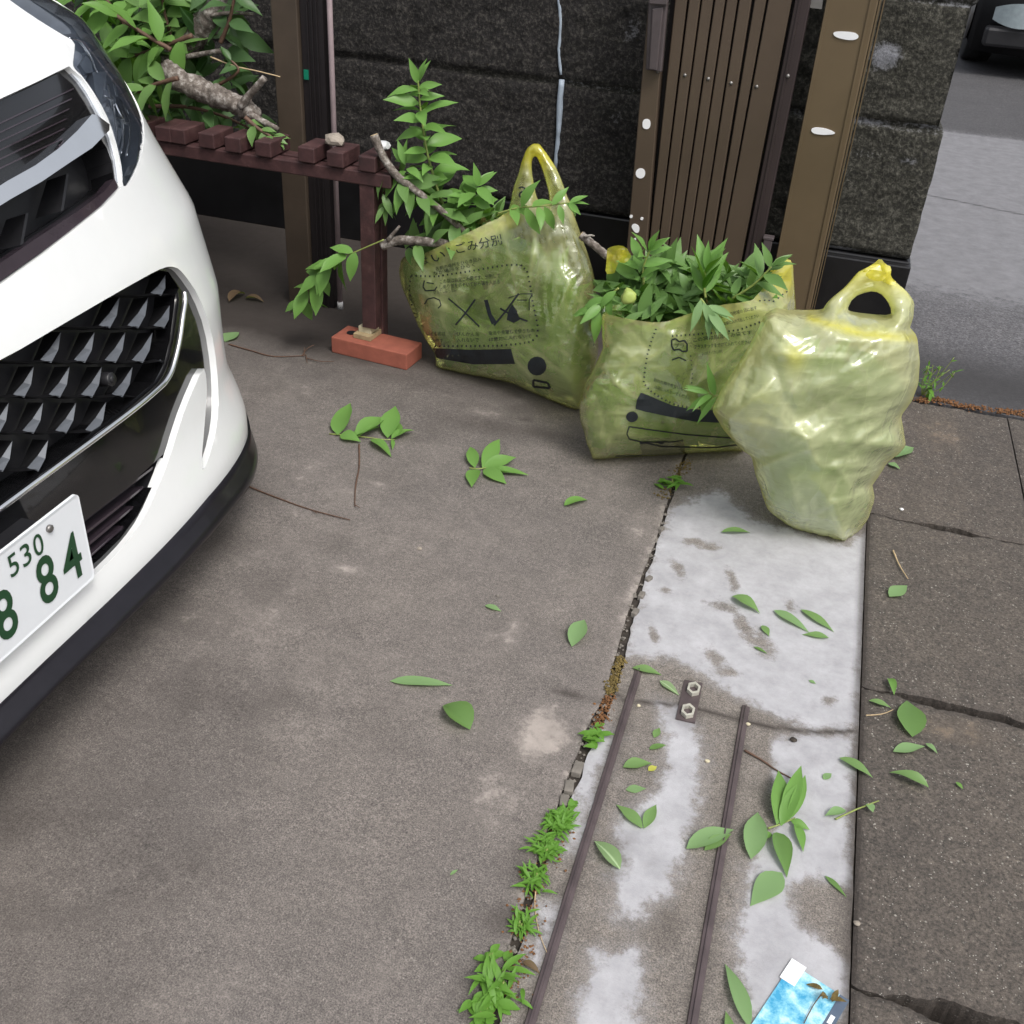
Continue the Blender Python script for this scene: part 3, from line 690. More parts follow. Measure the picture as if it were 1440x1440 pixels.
def rock(name, c, rx, ry, rz, mat, label, cat, group=None, seed=0, res=2):
    import bmesh
    bm = bmesh.new(); bmesh.ops.create_icosphere(bm, subdivisions=res+1, radius=1)
    for v in bm.verts:
        k = 1+.28*noise.noise(v.co*1.3+Vector((seed, 0, 0)))+.1*noise.noise(v.co*3.5+Vector((seed, 2, 0)))
        v.co = Vector((v.co.x*rx*k, v.co.y*ry*k, v.co.z*rz*k))
    me = bpy.data.meshes.new(name); bm.to_mesh(me); bm.free(); me.materials.append(mat)
    me.polygons.foreach_set('use_smooth', [res > 1]*len(me.polygons))
    o = bpy.data.objects.new(name, me); COL.objects.link(o); o.location = c; return props(o, label, cat, group)
p = PY(471, 202, BY+.05); rock('stone', (p.x, p.y, .543), .028, .022, .016, M['stone'], 'beige angular stone lying on the bench slats beside the pink rod', 'stone', seed=3, res=1)
p = PY(543, 206, BY+.14); rock('stone', (PY(543, 206, BY+.06).x-.012, BY+.07, .541), .017, .014, .011, M['tape'], 'small whitish pebble at the end of the bench behind the cut branch', 'stone', seed=5, res=1)

# ================================================================ THE WHITE CAR
YC = .88
_ZK = np.array([.10, .20, .30, .45, .60, .72, .82, .90, .96, 1.00, 1.03])
_XK = np.array([-.905, -.905, -.925, -.945, -.975, -1.01, -1.05, -1.10, -1.19, -1.35, -1.6])
_WK = np.array([.855, .840, .835, .868, .862, .815, .803, .796, .744, .693, .643])
_zz = np.linspace(.0, 1.03, 400)
def _sm(K, s=9):
    v = np.interp(_zz, _ZK, K); k = np.exp(-np.linspace(-2.5, 2.5, 2*s+1)**2); k /= k.sum()
    p_ = np.concatenate([np.full(s, v[0]), v, v[-1]+(v[-1]-v[-2])*np.arange(1, s+1)]); return np.convolve(p_, k, 'valid')
_XS, _WS = _sm(_XK), _sm(_WK)
CA, CN = .34, 3.0
def cpt(th, z):
    z = min(max(z, 0), 1.03)
    x0 = float(np.interp(z, _zz, _XS)); w_ = float(np.interp(z, _zz, _WS))
    c, s = math.cos(th), math.sin(th); r_ = (abs(c)**CN+abs(s)**CN)**(-1/CN)
    return Vector((x0-CA+CA*r_*c, YC+w_*r_*s, z))
def cnorm(th, z):
    e = .004; a = cpt(th+e, z)-cpt(th-e, z); z1, z2 = max(z-e, 0.0), min(z+e, 1.03); b_ = cpt(th, z2)-cpt(th, z1)
    return a.cross(b_).normalized()
_N = [(i, j) for i in range(-40, 91) for j in range(160)]
_cv = [cpt(R(i), .02+1.01*j/159) for i, j in _N]
_cb = BVHTree.FromPolygons(_cv, [(i*160+j, (i+1)*160+j, (i+1)*160+j+1, i*160+j+1) for i in range(130) for j in range(159)])
def cinv(p):
    x0 = float(np.interp(p.z, _zz, _XS)); w_ = float(np.interp(p.z, _zz, _WS))
    return (math.atan2((p.y-YC)/w_, (p.x-(x0-CA))/CA), p.z)
def cpx(x, y):
    d = ray(x, y); h = _cb.ray_cast(cO, d)
    if h[0] is None:
        # beside the silhouette or across the centre line: nearest point of the surface to the ray
        best = None
        t0 = (-1.0)/d.x
        hh = _cb.find_nearest(cO+d*t0); p = hh[0]
        for _ in range(6):
            t0 = (p-cO).dot(d); p = _cb.find_nearest(cO+d*t0)[0]
        return cinv(p)
    return cinv(h[0])
def cpoly(P, sm=0):
    P0 = list(P)
    for i, p in enumerate(P):
        if p[0] == -60:      # outlines run on past the car's centre line
            nb = P[i-1] if P[i-1][0] != -60 else P[(i+1) % len(P)]
            far = 430 if p[1] < 450 and max(q[1] for q in P) < 460 else 190
            if nb[0] == -60: P0[i] = (-far, p[1]+60)
            else: k = (nb[0]+far)/(nb[0]+60); P0[i] = (nb[0]+(p[0]-nb[0])*k, nb[1]+(p[1]-nb[1])*k)
    P = smooth_poly(P0, sm) if sm else P0
    Q = []
    for i in range(len(P)):
        a, b_ = P[i], P[(i+1) % len(P)]; L = math.hypot(b_[0]-a[0], b_[1]-a[1]); n = max(1, int(L/12))
        for k in range(n): Q.append((a[0]+(b_[0]-a[0])*k/n, a[1]+(b_[1]-a[1])*k/n))
    raw = [cpx(x, y) for x, y in Q]; raw = [(t_, min(z_, 1.008)) for t_, z_ in raw]; out = []
    for k in range(len(raw)):
        p, q = raw[k-1], raw[k]
        if (p[0] < 0) != (q[0] < 0): f_ = p[0]/(p[0]-q[0]); out.append((0.0, p[1]+(q[1]-p[1])*f_))
        if q[0] >= 0: out.append(q)
    R_ = [out[0]]
    for q in out[1:]:
        if math.hypot(q[0]-R_[-1][0], q[1]-R_[-1][1]) > 2e-4: R_.append(q)
    if math.hypot(R_[0][0]-R_[-1][0], R_[0][1]-R_[-1][1]) < 2e-4: R_.pop()
    return R_
def cdt(outer, holes=(), st=.02, sz=.012, rings=()):
    P = []; E = []
    for poly in [outer]+list(holes):
        n0 = len(P); P += [Vector(p) for p in poly]; E += [(n0+i, n0+(i+1) % len(poly)) for i in range(len(poly))]
    x0 = min(p[0] for p in outer); x1 = max(p[0] for p in outer); y0 = min(p[1] for p in outer); y1 = max(p[1] for p in outer)
    nx = int((x1-x0)/st)+1; ny = int((y1-y0)/sz)+1
    for i in range(1, nx):
        for j in range(1, ny):
            x = x0+(x1-x0)*i/nx+(.3*(j % 2))*st; y = y0+(y1-y0)*j/ny
            if inpoly(x, y, outer) and not any(inpoly(x, y, h) for h in holes) and not (rings and min(pdist(x, y, q_) for q_ in [outer]+list(holes)) < rings[-1]+.004): P.append(Vector((x, y)))
    if rings:
        for poly in [outer]+list(holes):
            n = len(poly)
            for i in range(n):
                a, b_, c = poly[i-1], poly[i], poly[(i+1) % n]; dx, dy = c[0]-a[0], c[1]-a[1]; L = math.hypot(dx, dy) or 1
                for r0 in rings:
                    for sg in (1, -1):
                        x, y = b_[0]-dy/L*r0*sg, b_[1]+dx/L*r0*sg
                        if inpoly(x, y, outer) and not any(inpoly(x, y, h) for h in holes) and min(pdist(x, y, q_) for q_ in [outer]+list(holes)) > r0*.93: P.append(Vector((x, y)))
    r_ = delaunay_2d_cdt(P, E, [], 0, 1e-6); V, Fc = r_[0], r_[2]; out = []
    for f in Fc:
        cx = sum(V[i].x for i in f)/3; cy = sum(V[i].y for i in f)/3
        if inpoly(cx, cy, outer) and not any(inpoly(cx, cy, h) for h in holes): out.append(tuple(f))
    return [(v.x, v.y) for v in V], out
def bedges(Fc):
    d = {}
    for f in Fc:
        for a, b_ in zip(f, f[1:]+f[:1]): d[(a, b_)] = 1
    return [(a, b_) for a, b_ in d if (b_, a) not in d]
def mirror(V, Fc):
    n = len(V); mp = {}; W = list(V)
    for i, v in enumerate(V):
        if abs(v[1]-YC) < 2e-5: mp[i] = i
        else: mp[i] = len(W); W.append(Vector((v[0], 2*YC-v[1], v[2])))
    return W, Fc+[tuple(mp[i] for i in f[::-1]) for f in Fc]
def mirror_old(V, Fc):
    n = len(V); return V+[Vector((v[0], 2*YC-v[1], v[2])) for v in V], Fc+[tuple(i+n for i in f[::-1]) for f in Fc]
CAR = thing('parked_car', 'white car nose at the left edge, with a black diamond-mesh grille and green-lettered number plate', 'car', (-1.6, YC, 0))
def cpatch(name, poly, off, mat, rim=None, parent=None, holes=(), mir=True, offf=None, st=.03, sz=.015, smooth=True, one=False):
    P, Fc = cdt(poly, holes, st, sz)
    V = [cpt(*p)+cnorm(*p)*(offf(*p) if offf else off) for p in P]
    # orientation
    f = Fc[0]; nn = (V[f[1]]-V[f[0]]).cross(V[f[2]]-V[f[0]])
    if nn.dot(cnorm(*P[f[0]])) < 0: Fc = [g[::-1] for g in Fc]
    if rim is not None:
        for a, b_ in bedges(Fc):
            if min(P[a][0], P[b_][0]) <= 1e-4 and max(P[a][0], P[b_][0]) <= 1e-4: continue
            n0 = len(V); V += [V[a].copy(), V[b_].copy(), cpt(*P[b_])+cnorm(*P[b_])*rim, cpt(*P[a])+cnorm(*P[a])*rim]; Fc.append((n0+1, n0, n0+3, n0+2))
    if mir and min(p[0] for p in poly) > 1e-3:
        mk(name, [Vector((v.x, 2*YC-v.y, v.z)) for v in V], [g[::-1] for g in Fc], mat, parent or CAR, smooth)
    elif mir: V, Fc = mirror(V, Fc)
    return mk(name, V, Fc, mat, parent or CAR, smooth)
# outlines traced from the photo, laid on the car's front
HOODGAP = [(-40, 152), (0, 138), (50, 115), (93, 96), (97, 92), (102, 72), (104, 58), (99, 29), (84, 5), (70, -14), (50, -35), (30, -50)]
HL = [(55, -42), (72, -16), (85, 3), (101, 29), (106, 58), (104, 74), (99, 92), (104, 97), (117, 108), (137, 138), (155, 173), (166, 209), (172, 240), (172, 262), (178, 263), (190, 239), (200, 206), (201, 176), (192, 137), (175, 90), (155, 58), (131, 29), (111, 6), (92, -12), (75, -30)]
UP = [(-60, 158), (0, 139), (50, 116), (97, 93), (102, 98), (116, 110), (135, 140), (153, 175), (164, 210), (170, 242), (171, 263), (145, 290), (100, 326), (60, 357), (0, 400), (-60, 442)]
LOW = [(-60, 632), (-60, 538), (0, 508), (117, 439), (204, 389), (232, 375), (247, 375), (258, 384), (280, 416), (297, 462), (305, 515), (307, 559), (305, 597), (296, 636), (285, 665), (283, 648), (287, 602), (291, 555), (290, 528), (286, 515), (262, 570), (248, 612), (243, 630), (227, 675), (204, 727), (181, 760), (150, 793), (112, 828), (60, 868), (0, 912), (-60, 955)]
pUP, pLOW = cpoly(UP), cpoly(LOW, 1)
pHL = [(R(a_), z_) for a_, z_ in smooth_poly([(43, .978), (40.5, .955), (39.6, .93), (39.6, .905), (41, .892), (39.0, .881), (36.9, .869), (36.9, .862), (37.5, .852), (37.6, .822), (37.5, .787), (36.3, .753), (34.9, .725), (33.4, .708), (34.2, .704), (38, .716), (44, .737), (52, .765), (58, .80), (62, .84), (63, .88), (61, .93), (54, .965), (47, .975)], 1)]
ZBT = [(0, .184), (R(30), .180), (R(45), .165), (R(52), .155), (R(62), .178), (R(72), .225), (R(90), .25)]
def zbf(th): return lerp_tab(ZBT, th, 1)
def zlf(th): return lerp_tab([(0, .158), (R(30), .138), (R(45), .120), (R(60), .102), (R(90), .10)], th, 1)
dom = [(0, zbf(0))]+[(R(90)*i/60, zbf(R(90)*i/60)) for i in range(1, 61)]+[(R(90), zbf(R(90))+(1.02-zbf(R(90)))*i/60) for i in range(1, 61)]+[(R(90)*(40-i)/40, 1.02) for i in range(1, 41)]+[(0, 1.02-(1.02-zbf(0))*i/60) for i in range(1, 60)]
def bodyoff(th, z):
    # swelling of the lower corner and a soft crease above the lower grille
    o = .011*math.exp(-((th-R(62))/.32)**2)*math.exp(-((z-.20)/.09)**2)
    o -= .014*math.exp(-((z-.34)/.05)**2)*sstep(R(48), R(66), th)
    return o
P_, F_ = cdt(dom, [pHL, pUP, pLOW], .022, .009)
V_ = [cpt(*p)+cnorm(*p)*bodyoff(*p) for p in P_]
f = F_[0]
if (V_[f[1]]-V_[f[0]]).cross(V_[f[2]]-V_[f[0]]).dot(cnorm(*P_[f[0]])) < 0: F_ = [g[::-1] for g in F_]
rimv = {}
for a, b_ in bedges(F_):
    pa, pb = P_[a], P_[b_]
    if max(pa[0], pb[0]) < 1e-4: continue
    if min(pa[0], pb[0]) > R(89.9) : continue
    if min(pa[1], pb[1]) > 1.0: continue
    dd = .02; tri_ = []
    for q in (b_, a):
        if q not in rimv:
            o0 = V_[q]-cpt(*P_[q]); nn = cnorm(*P_[q]); k0 = len(V_); rimv[q] = k0
            V_.extend([V_[q].copy(), cpt(*P_[q])-nn*.004+o0, cpt(*P_[q])-nn*dd])
        tri_.append(rimv[q])
    u_, w_ = tri_; F_.append((u_, w_, w_+1, u_+1)); F_.append((u_+1, w_+1, w_+2, u_+2))
V_, F_ = mirror(V_, F_)
# sides, bonnet and the rest of the shell behind the nose
zs = [.25+(1.02-.25)*i/14 for i in range(15)]
def side(sgn):
    V = []; Fc = []; xs = [0, -.10, -.20]+[-.20-.1*i for i in range(1, 30)]
    for i, dx in enumerate(xs):
        for z in zs:
            p = cpt(R(90), z); x = p.x+dx if i == 0 else min(p.x, p.x+dx) 
            V.append(Vector((x, YC+sgn*(p.y-YC+bodyoff(R(90), z)*(1 if i == 0 else 0)), z)))
    k = len(zs)
    for i in range(len(xs)-1):
        for j in range(k-1):
            c = (V[i*k+j]+V[(i+1)*k+j+1])/2
            if (c.x+1.85)**2+(c.z-.29)**2 < .34**2: continue
            q = (i*k+j, (i+1)*k+j, (i+1)*k+j+1, i*k+j+1); Fc.append(q if sgn > 0 else q[::-1])
    return V, Fc
A_ = Acc(); A_.add(V_, F_)
for sgn in (1, -1):
    v, fc = side(sgn); A_.add(v, fc)
# bonnet rising behind the nose
Vb = []; Fb = []; nb = 24
for i in range(10):
    for j in range(nb+1):
        th = R(-90+180*j/nb); p = cpt(abs(th), 1.02); y = YC+(p.y-YC)*(1 if th >= 0 else -1); k = i/9
        xx = p.x if i == 0 else p.x*(1-k)+(-2.35)*k
        Vb.append(Vector((xx, y, 1.02+.10*math.sin(k*1.4)*(1-((y-YC)/.9)**2*.3) if i else 1.02)))
for i in range(9):
    for j in range(nb): Fb.append((i*(nb+1)+j, i*(nb+1)+j+1, (i+1)*(nb+1)+j+1, (i+1)*(nb+1)+j))
A_.add(Vb, Fb)
body = A_.build('body', M['car_white'], CAR, True)
# windscreen and roof (above the picture)
a = Acc(); y0, y1 = YC-.62, YC+.62
a.hexa([(-2.30, y0, 1.08), (-2.30, y1, 1.08), (-4.1, y1, 1.0), (-4.1, y0, 1.0), (-2.75, y0+.08, 1.60), (-2.75, y1-.08, 1.60), (-4.1, y1-.08, 1.6), (-4.1, y0+.08, 1.6)])
a.build('cabin_glass', M['tail'], CAR)
a = Acc(); a.box((-3.42, YC, 1.615), .7, .56, .02); bevel(a.build('roof', M['car_white'], CAR), .015)
for sgn in (1, -1):
    wv = Acc(); c = Vector((-1.85, YC+sgn*.70, .29)); wv.tube([c-Vector((0, .10, 0)), c-Vector((0, .09, 0)), c+Vector((0, .09, 0)), c+Vector((0, .10, 0))], [.25, .28, .28, .25], 32)
    wh = wv.build('wheel', M['rubber'], CAR, True)
# gloss black lip under the bumper
def lip():
    V = []; Fc = []; n = 90
    for i in range(n+1):
        th = R(94)*i/n; t2 = min(th, R(90)); zt_, zb_ = zbf(t2), zlf(t2); h = zt_-zb_
        k_ = 1-.75*sstep(R(36), R(58), t2)
        for f_, o in ((1.10, -.03), (1.02, -.002), (1.0, .004*k_+.003), (.80, .012*k_), (.55, .024*k_), (.30, .030*k_), (.10, .030*k_), (0, .022*k_), (.02, -.03)):
            z = zb_+h*f_; p = cpt(t2, max(z, .1)); nn = cnorm(t2, max(z, .1)); nn.z = 0; nn.normalize()
            p = p+nn*(o+(bodyoff(t2, z) if o > -.01 else 0)); p.z = z; V.append(p)
    k = 9
    for i in range(n):
        for j in range(k-1): Fc.append((i*k+j, i*k+j+1, (i+1)*k+j+1, (i+1)*k+j))
    V, Fc = mirror(V, Fc)
    mk('front_lip', V, Fc, M['lipblack'], CAR, True)
lip()
a = Acc(); a.box((-1.9, YC, .20), .75, .66, .03); a.build('underbody', M['blackplastic'], CAR)
# upper grille panel with chrome bar
REC = [(-60, 320), (0, 287), (45, 262), (88, 238), (130, 205), (147, 192), (156, 205), (163, 225), (168, 255), (160, 266), (120, 297), (60, 338), (0, 378), (-60, 420)]
pREC = cpoly(REC)
up = cpatch('upper_grille', pUP, -.010, M['piano'], -.05, holes=[pREC])
cpatch('intake', pREC, -.055, M['blackplastic'], -.008, up)
cpatch('trim_strip', cpoly([(-60, 415), (0, 372), (60, 331), (120, 291), (150, 268), (164, 250), (170, 262), (145, 289), (100, 325), (60, 355), (0, 397), (-60, 438)]), -.004, M['plum'], -.02, up)
cpatch('chrome_bar', cpoly([(-60, 296), (0, 258), (40, 236), (74, 212), (103, 186), (126, 162), (132, 163), (146, 178), (144, 187), (118, 212), (87, 232), (45, 260), (0, 285), (-60, 322)]), .006, M['chrome'], -.02, up, offf=lambda th, z: .004-.30*(z-.80-.01*math.sin(th*2)))
# horizontal ribs on the upper black panel
for k in range(6):
    y0 = 168+k*13
    if k < 6:
        x1 = 108-3*k; dy = x1*.44
        cpatch('rib', cpoly([(-40, y0+22), (x1, y0-dy+22-22), (x1, y0-dy+24-22), (-40, y0+24.5)]), -.0065, M['plum'], -.012, up, st=.05, sz=.03)
for (x0, y0, x1, y1) in ((103, 242, 92, 297), (46, 298, 35, 345), (-10, 345, -22, 395)):
    a = Acc(); V = []
    for (x, y, o) in ((x0-3, y0, -.045), (x0+4, y0-2, -.018), (x1+3, y1-2, -.012), (x1-7, y1+2, -.045)):
        th, z = cpx(x, y); V.append((cpt(max(th, 0), z)+cnorm(th, z)*o))
    V2 = [v+Vector((0, .006, 0)) for v in V]
    n0 = V+V2; Fc = [(0, 1, 2, 3), (7, 6, 5, 4), (0, 4, 5, 1), (1, 5, 6, 2), (2, 6, 7, 3), (3, 7, 4, 0)]
    mk('fin', n0, Fc, M['blackplastic'], up, False); mk('fin', [Vector((v.x, 2*YC-v.y, v.z)) for v in n0], [g[::-1] for g in Fc], M['blackplastic'], up, False)
# lower grille: piano-black surround, mesh recess, chrome line, lower slats
MESH = [(-60, 545), (0, 514), (117, 444), (204, 394), (233, 379), (246, 381), (261, 404), (256, 414), (253, 440), (248, 478), (240, 512), (226, 538), (180, 577), (100, 640), (0, 712), (-60, 756)]
INT = [(240, 638), (228, 674), (203, 724), (178, 758), (150, 786), (125, 806), (60, 856), (0, 902), (-60, 946), (-60, 868), (0, 822), (60, 782), (122, 736), (190, 684)]
pM, pI = cpoly(MESH), cpoly(INT)
low = cpatch('lower_grille', pLOW, -.012, M['piano'], -.05, holes=[pM, pI])
cpatch('mesh_recess', pM, -.050, M['blackplastic'], -.012, low)
cpatch('lower_intake', pI, -.045, M['blackplastic'], -.012, low)
for k in range(4):
    q = .2+.22*k
    a0 = (240-30*k*1.0, 645+30*k); 
    cpatch('slat', cpoly([(-60, 868+22*k), (0, 824+21*k), (120, 742+20*k), (232-14*k, 656+28*k), (231-14*k, 660+28*k), (120, 747+20*k), (0, 829+21*k), (-60, 873+22*k)]), -.022, M['plum'], -.045, low, st=.05, sz=.03)
CH = [(259, 409), (264, 411), (266, 422), (263, 445), (258, 482), (249, 520), (240, 536), (228, 550), (190, 581), (100, 648), (0, 722), (-60, 768)]
CH2 = [(-60, 757), (0, 712), (100, 639), (180, 576), (222, 541), (232, 530), (240, 512), (248, 478), (254, 440), (257, 416)]
cl = [(262, 410), (263, 424), (260, 444), (255, 480), (246, 516), (237, 534), (226, 546), (188, 578), (100, 644), (50, 681), (0, 718), (-25, 736)]
clp = [cpx(*q) for q in cl]; clp = [(max(t_, 0.0), z_) for t_, z_ in clp]+[(0.0, clp[-1][1]-.004)]
for sg in (1, -1):
    P3_ = [cpt(*q)+cnorm(*q)*-.004 for q in clp]; P3_ = [Vector((p.x, YC+sg*(p.y-YC), p.z)) for p in P3_]
    a = Acc(); a.tube(resample(P3_, 60), .0048, 12); a.build('chrome_line', M['chrome'], low, True)
# white blade reaching up beside the slit
def meshpat():
    B = Acc(); G_ = Acc()
    rows = [(413, 262, 17), (459, 250, 33), (508, 243, 44), (557, 210, 46), (608, 150, 47), (662, 78, 47), (716, 2, 48)]
    base = [[232], [160, 200, 236], [78, 125, 168, 206, 239], [-8, 40, 90, 135, 178, 212], [-40, 5, 53, 99, 141], [-38, 10, 60], [-30]]
    inside = lambda x, y: inpoly(x, y, MESH)
    def S(x, y, o):
        th, z = cpx(x, y); return cpt(max(th, 0.0), z)+cnorm(max(th, 0.0), z)*o
    for k, (y, xe, sp) in enumerate(rows):
        # scalloped horizontal bar
        xs0 = -55; pts = []
        bs = base[k]+[base[k][-1]+sp]
        x = xs0
        while x < xe:
            nb_ = min(abs(x-b_) for b_ in bs)
            yy = y+2.5*math.sin(min(1, nb_/ (sp*.5 if sp > 20 else 20))*math.pi/2)-1-.0*x
            if inside(x, yy): pts.append((x, yy))
            x += 5
        if len(pts) > 2:
            top = [S(x, yy-1.7, -.030) for x, yy in pts]; fr = [S(x, yy+.4, -.012) for x, yy in pts]; bo = [S(x, yy+2.4, -.030) for x, yy in pts]
            V = top+fr+bo; n = len(pts); Fc = []
            for i in range(n-1): Fc += [(i, n+i, n+i+1, i+1), (n+i, 2*n+i, 2*n+i+1, n+i+1)]
            B.add(V, Fc)
        for bx in base[k]:
            h = 44; tip = (bx+24, y-h+2)
            a, b_, c, d = (bx-5, y-2.5), (bx+4, y+2), tip, (bx+3, y-20)
            # clip the tip where the recess ends
            n = 0
            while not inside(*c) and n < 12: c = (c[0]-2, c[1]+3.6); n += 1
            if not inside(bx, y-2) or n >= 12: continue
            A0, B0, C0 = S(*a, -.020), S(*b_, -.012), S(*c, -.020); m1 = S((b_[0]+c[0])/2+1.2, (b_[1]+c[1])/2+4, -.014); m0 = S((a[0]+c[0])/2+1.5, (a[1]+c[1])/2+3, -.022)
            D0 = S(c[0]+1, c[1], -.048); E0 = S(b_[0]+2, b_[1], -.048)
            G_.add([A0, B0, m1, C0, m0], [(0, 1, 2, 4), (4, 2, 3)])
            B.add([B0, m1, C0, D0, E0], [(0, 4, 3, 2, 1)])
    V, Fc = mirror([Vector(v) for v in G_.V], G_.F); mk('blade_row', V, Fc, M['bladegrey'], low, False)
    V, Fc = mirror([Vector(v) for v in B.V], B.F); mk('mesh_bars', V, Fc, M['meshblack'], low, False)
    # parking sensor
    th, z = cpx(163, 533); p = cpt(th, z); nn = cnorm(th, z); a = Acc()
    a.tube([p-nn*.04, p-nn*.008, p-nn*.006], [.011, .011, .0095], 20); a.tube([p-nn*.006, p-nn*.0045], [.0065, .006], 20); a.build('parking_sensor', M['blackplastic'], low, True)
meshpat()
# headlights
def headlight():
    for sgn in (1, -1):
        def pt(name, poly, off, mat, rim, parent, offf=None):
            P, Fc = cdt(poly, (), .014, .007)
            V = [cpt(*p)+cnorm(*p)*(offf(*p) if offf else off) for p in P]
            f = Fc[0]
            if (V[f[1]]-V[f[0]]).cross(V[f[2]]-V[f[0]]).dot(cnorm(*P[f[0]])) < 0: Fc = [g[::-1] for g in Fc]
            if rim is not None:
                for a, b_ in bedges(Fc):
                    n0 = len(V); V += [V[a].copy(), V[b_].copy(), cpt(*P[b_])+cnorm(*P[b_])*rim, cpt(*P[a])+cnorm(*P[a])*rim]; Fc.append((n0+1, n0, n0+3, n0+2))
            if sgn < 0: V = [Vector((v.x, 2*YC-v.y, v.z)) for v in V]; Fc = [g[::-1] for g in Fc]
            return mk(name, V, Fc, mat, parent, True)
        h = pt('headlight', pHL, -.045, M['lampdark'], -.004, CAR)
        pt('light_guide', cpoly([(99, 94), (108, 96), (122, 110), (134, 128), (150, 158), (163, 190), (171, 222), (176, 250), (175, 260), (170, 255), (166, 222), (157, 190), (143, 160), (128, 131), (115, 112)]), -.006, M['lampgrey'], -.03, h)
        pt('reflector', cpoly([(152, 92), (168, 100), (184, 140), (193, 180), (190, 214), (180, 236), (174, 215), (166, 180), (158, 140)]), 0, M['lampgrey'], -.04, h, lambda th, z: -.022-.012*abs(math.sin(z*140)))
        pt('reflector', cpoly([(100, 34), (118, 44), (132, 62), (142, 90), (138, 110), (126, 98), (112, 86), (107, 60)]), 0, M['lampgrey'], -.04, h, lambda th, z: -.034+.010*math.sin(z*60))
        pt('bezel', cpoly([(140, 60), (150, 66), (164, 92), (158, 118), (156, 140), (146, 120), (143, 95)]), -.018, M['lampdark'], -.04, h)
        for q_ in ([(182, 118), (190, 150), (195, 185), (190, 215)], [(172, 112), (181, 150), (186, 185), (182, 212)], [(163, 112), (171, 150), (176, 185), (176, 205)], [(104, 42), (122, 50), (138, 72), (148, 96)]):
            C_ = []
            for (x_, y_) in q_:
                th, z = cpx(x_, y_); p = cpt(th, z)-cnorm(th, z)*.016; C_.append(Vector((p.x, YC+sgn*(p.y-YC), p.z)))
            a = Acc(); a.tube(resample(C_, 16), .0022, 6); a.build('glint_strip', M['chrome'], h, True)  # chrome strips added to make bright glints inside the lamp
        # rounded lamp bowl
        a = Acc(); th, z = cpx(182, 150); p = cpt(th, z); nn = cnorm(th, z); p.y = YC+sgn*(p.y-YC); nn.y *= sgn
        a.tube([p-nn*.045, p-nn*.014, p-nn*.012], [.018, .024, .020], 20); a.build('lamp_bowl', M['chrome'], h, True)
        pt('lens', pHL, -.002, M['lens'], None, h)
headlight()
# number plate
PXp = -.893
tr, br = PX(110, 692, PXp), PX(132, 812, PXp)
pw, ph = .305, tr.z-br.z
yR = (tr.y+br.y)/2; zb, zt = br.z, tr.z
def rrect(y0, y1, z0, z1, r_, n=5):
    out = []
    for cy, cz, a0 in ((y1-r_, z1-r_, 0), (y0+r_, z1-r_, 90), (y0+r_, z0+r_, 180), (y1-r_, z0+r_, 270)):
        for k in range(n+1): q = R(a0+90*k/n); out.append((cy+r_*math.cos(q), cz+r_*math.sin(q)))
    return out
Q = rrect(yR-pw, yR, zb, zt, .008); n = len(Q)
V = [Vector((PXp-.004, y, z)) for y, z in Q]+[Vector((PXp, y, z)) for y, z in Q]
plate = mk('number_plate', V, [tuple(range(n))[::-1], tuple(range(n, 2*n))]+[(i, (i+1) % n, n+(i+1) % n, n+i) for i in range(n)], M['plate'], CAR, False)
Qi = rrect(yR-pw+.004, yR-.004, zb+.004, zt-.004, .006)
V = [Vector((PXp+.0012, y, z)) for y, z in Q]+[Vector((PXp+.0003, y, z)) for y, z in Qi]
mk('plate_rim', V, [(i, (i+1) % n, n+(i+1) % n, n+i) for i in range(n)], M['plate'], plate, True)
a = Acc(); a.box((PXp-.03, yR-pw/2, (zb+zt)/2), .026, .10, .05); a.build('plate_mount', M['blackplastic'], CAR)
def text_verts(body, bold=0.0, spacing=1.0, res=3, simp=True):
    c = bpy.data.curves.new('t', 'FONT'); c.body = body; c.offset = bold; c.resolution_u = res; c.space_character = spacing
    o = bpy.data.objects.new('t', c); COL.objects.link(o); bpy.context.view_layer.update()
    dg = bpy.context.evaluated_depsgraph_get(); me = o.evaluated_get(dg).to_mesh()
    V = [v.co.copy() for v in me.vertices]; Fc = [tuple(p.vertices) for p in me.polygons]
    bpy.data.objects.remove(o); bpy.data.curves.remove(c); return V, Fc
def plate_text(body, y0, z0, hgt, wid, bold=0.0, sp=1.0, name='lettering'):
    V, Fc = text_verts(body, bold, sp, 4)
    x0 = min(v.x for v in V); x1 = max(v.x for v in V); b0 = min(v.y for v in V); b1 = max(v.y for v in V)
    W = [Vector((PXp+.0012, y0+(v.x-x0)/(x1-x0)*wid, z0+(v.y-b0)/(b1-b0)*hgt)) for v in V]
    mk(name, W, Fc, M['plategreen'], plate, False)
def on_plate(x, y): p = PX(x, y, PXp); return p.y, p.z
# digits: large green "4", "8", "8"; upper line "530"
plate_text('4', yR-.058, zb+.021, .076, .040, .014); plate_text('8', yR-.108, zb+.021, .076, .036, .014)
plate_text('8', yR-.190, zb+.021, .076, .036, .014)
plate_text('5', yR-.148, zt-.045, .033, .017, .004); plate_text('3', yR-.124, zt-.045, .033, .017, .004); plate_text('0', yR-.100, zt-.045, .033, .018, .004)
a = Acc(); q = Vector((PXp, yR-.066, zt-.018)); a.tube([q, q+Vector((.004, 0, 0)), q+Vector((.005, 0, 0))], [.0055, .0055, .003], 12); a.build('plate_bolt', M['bolt'], plate, True)
a = Acc(); q = Vector((PXp, yR-pw+.066, zt-.018)); a.tube([q, q+Vector((.004, 0, 0)), q+Vector((.005, 0, 0))], [.0055, .0055, .003], 12); a.build('plate_bolt', M['bolt'], plate, True)

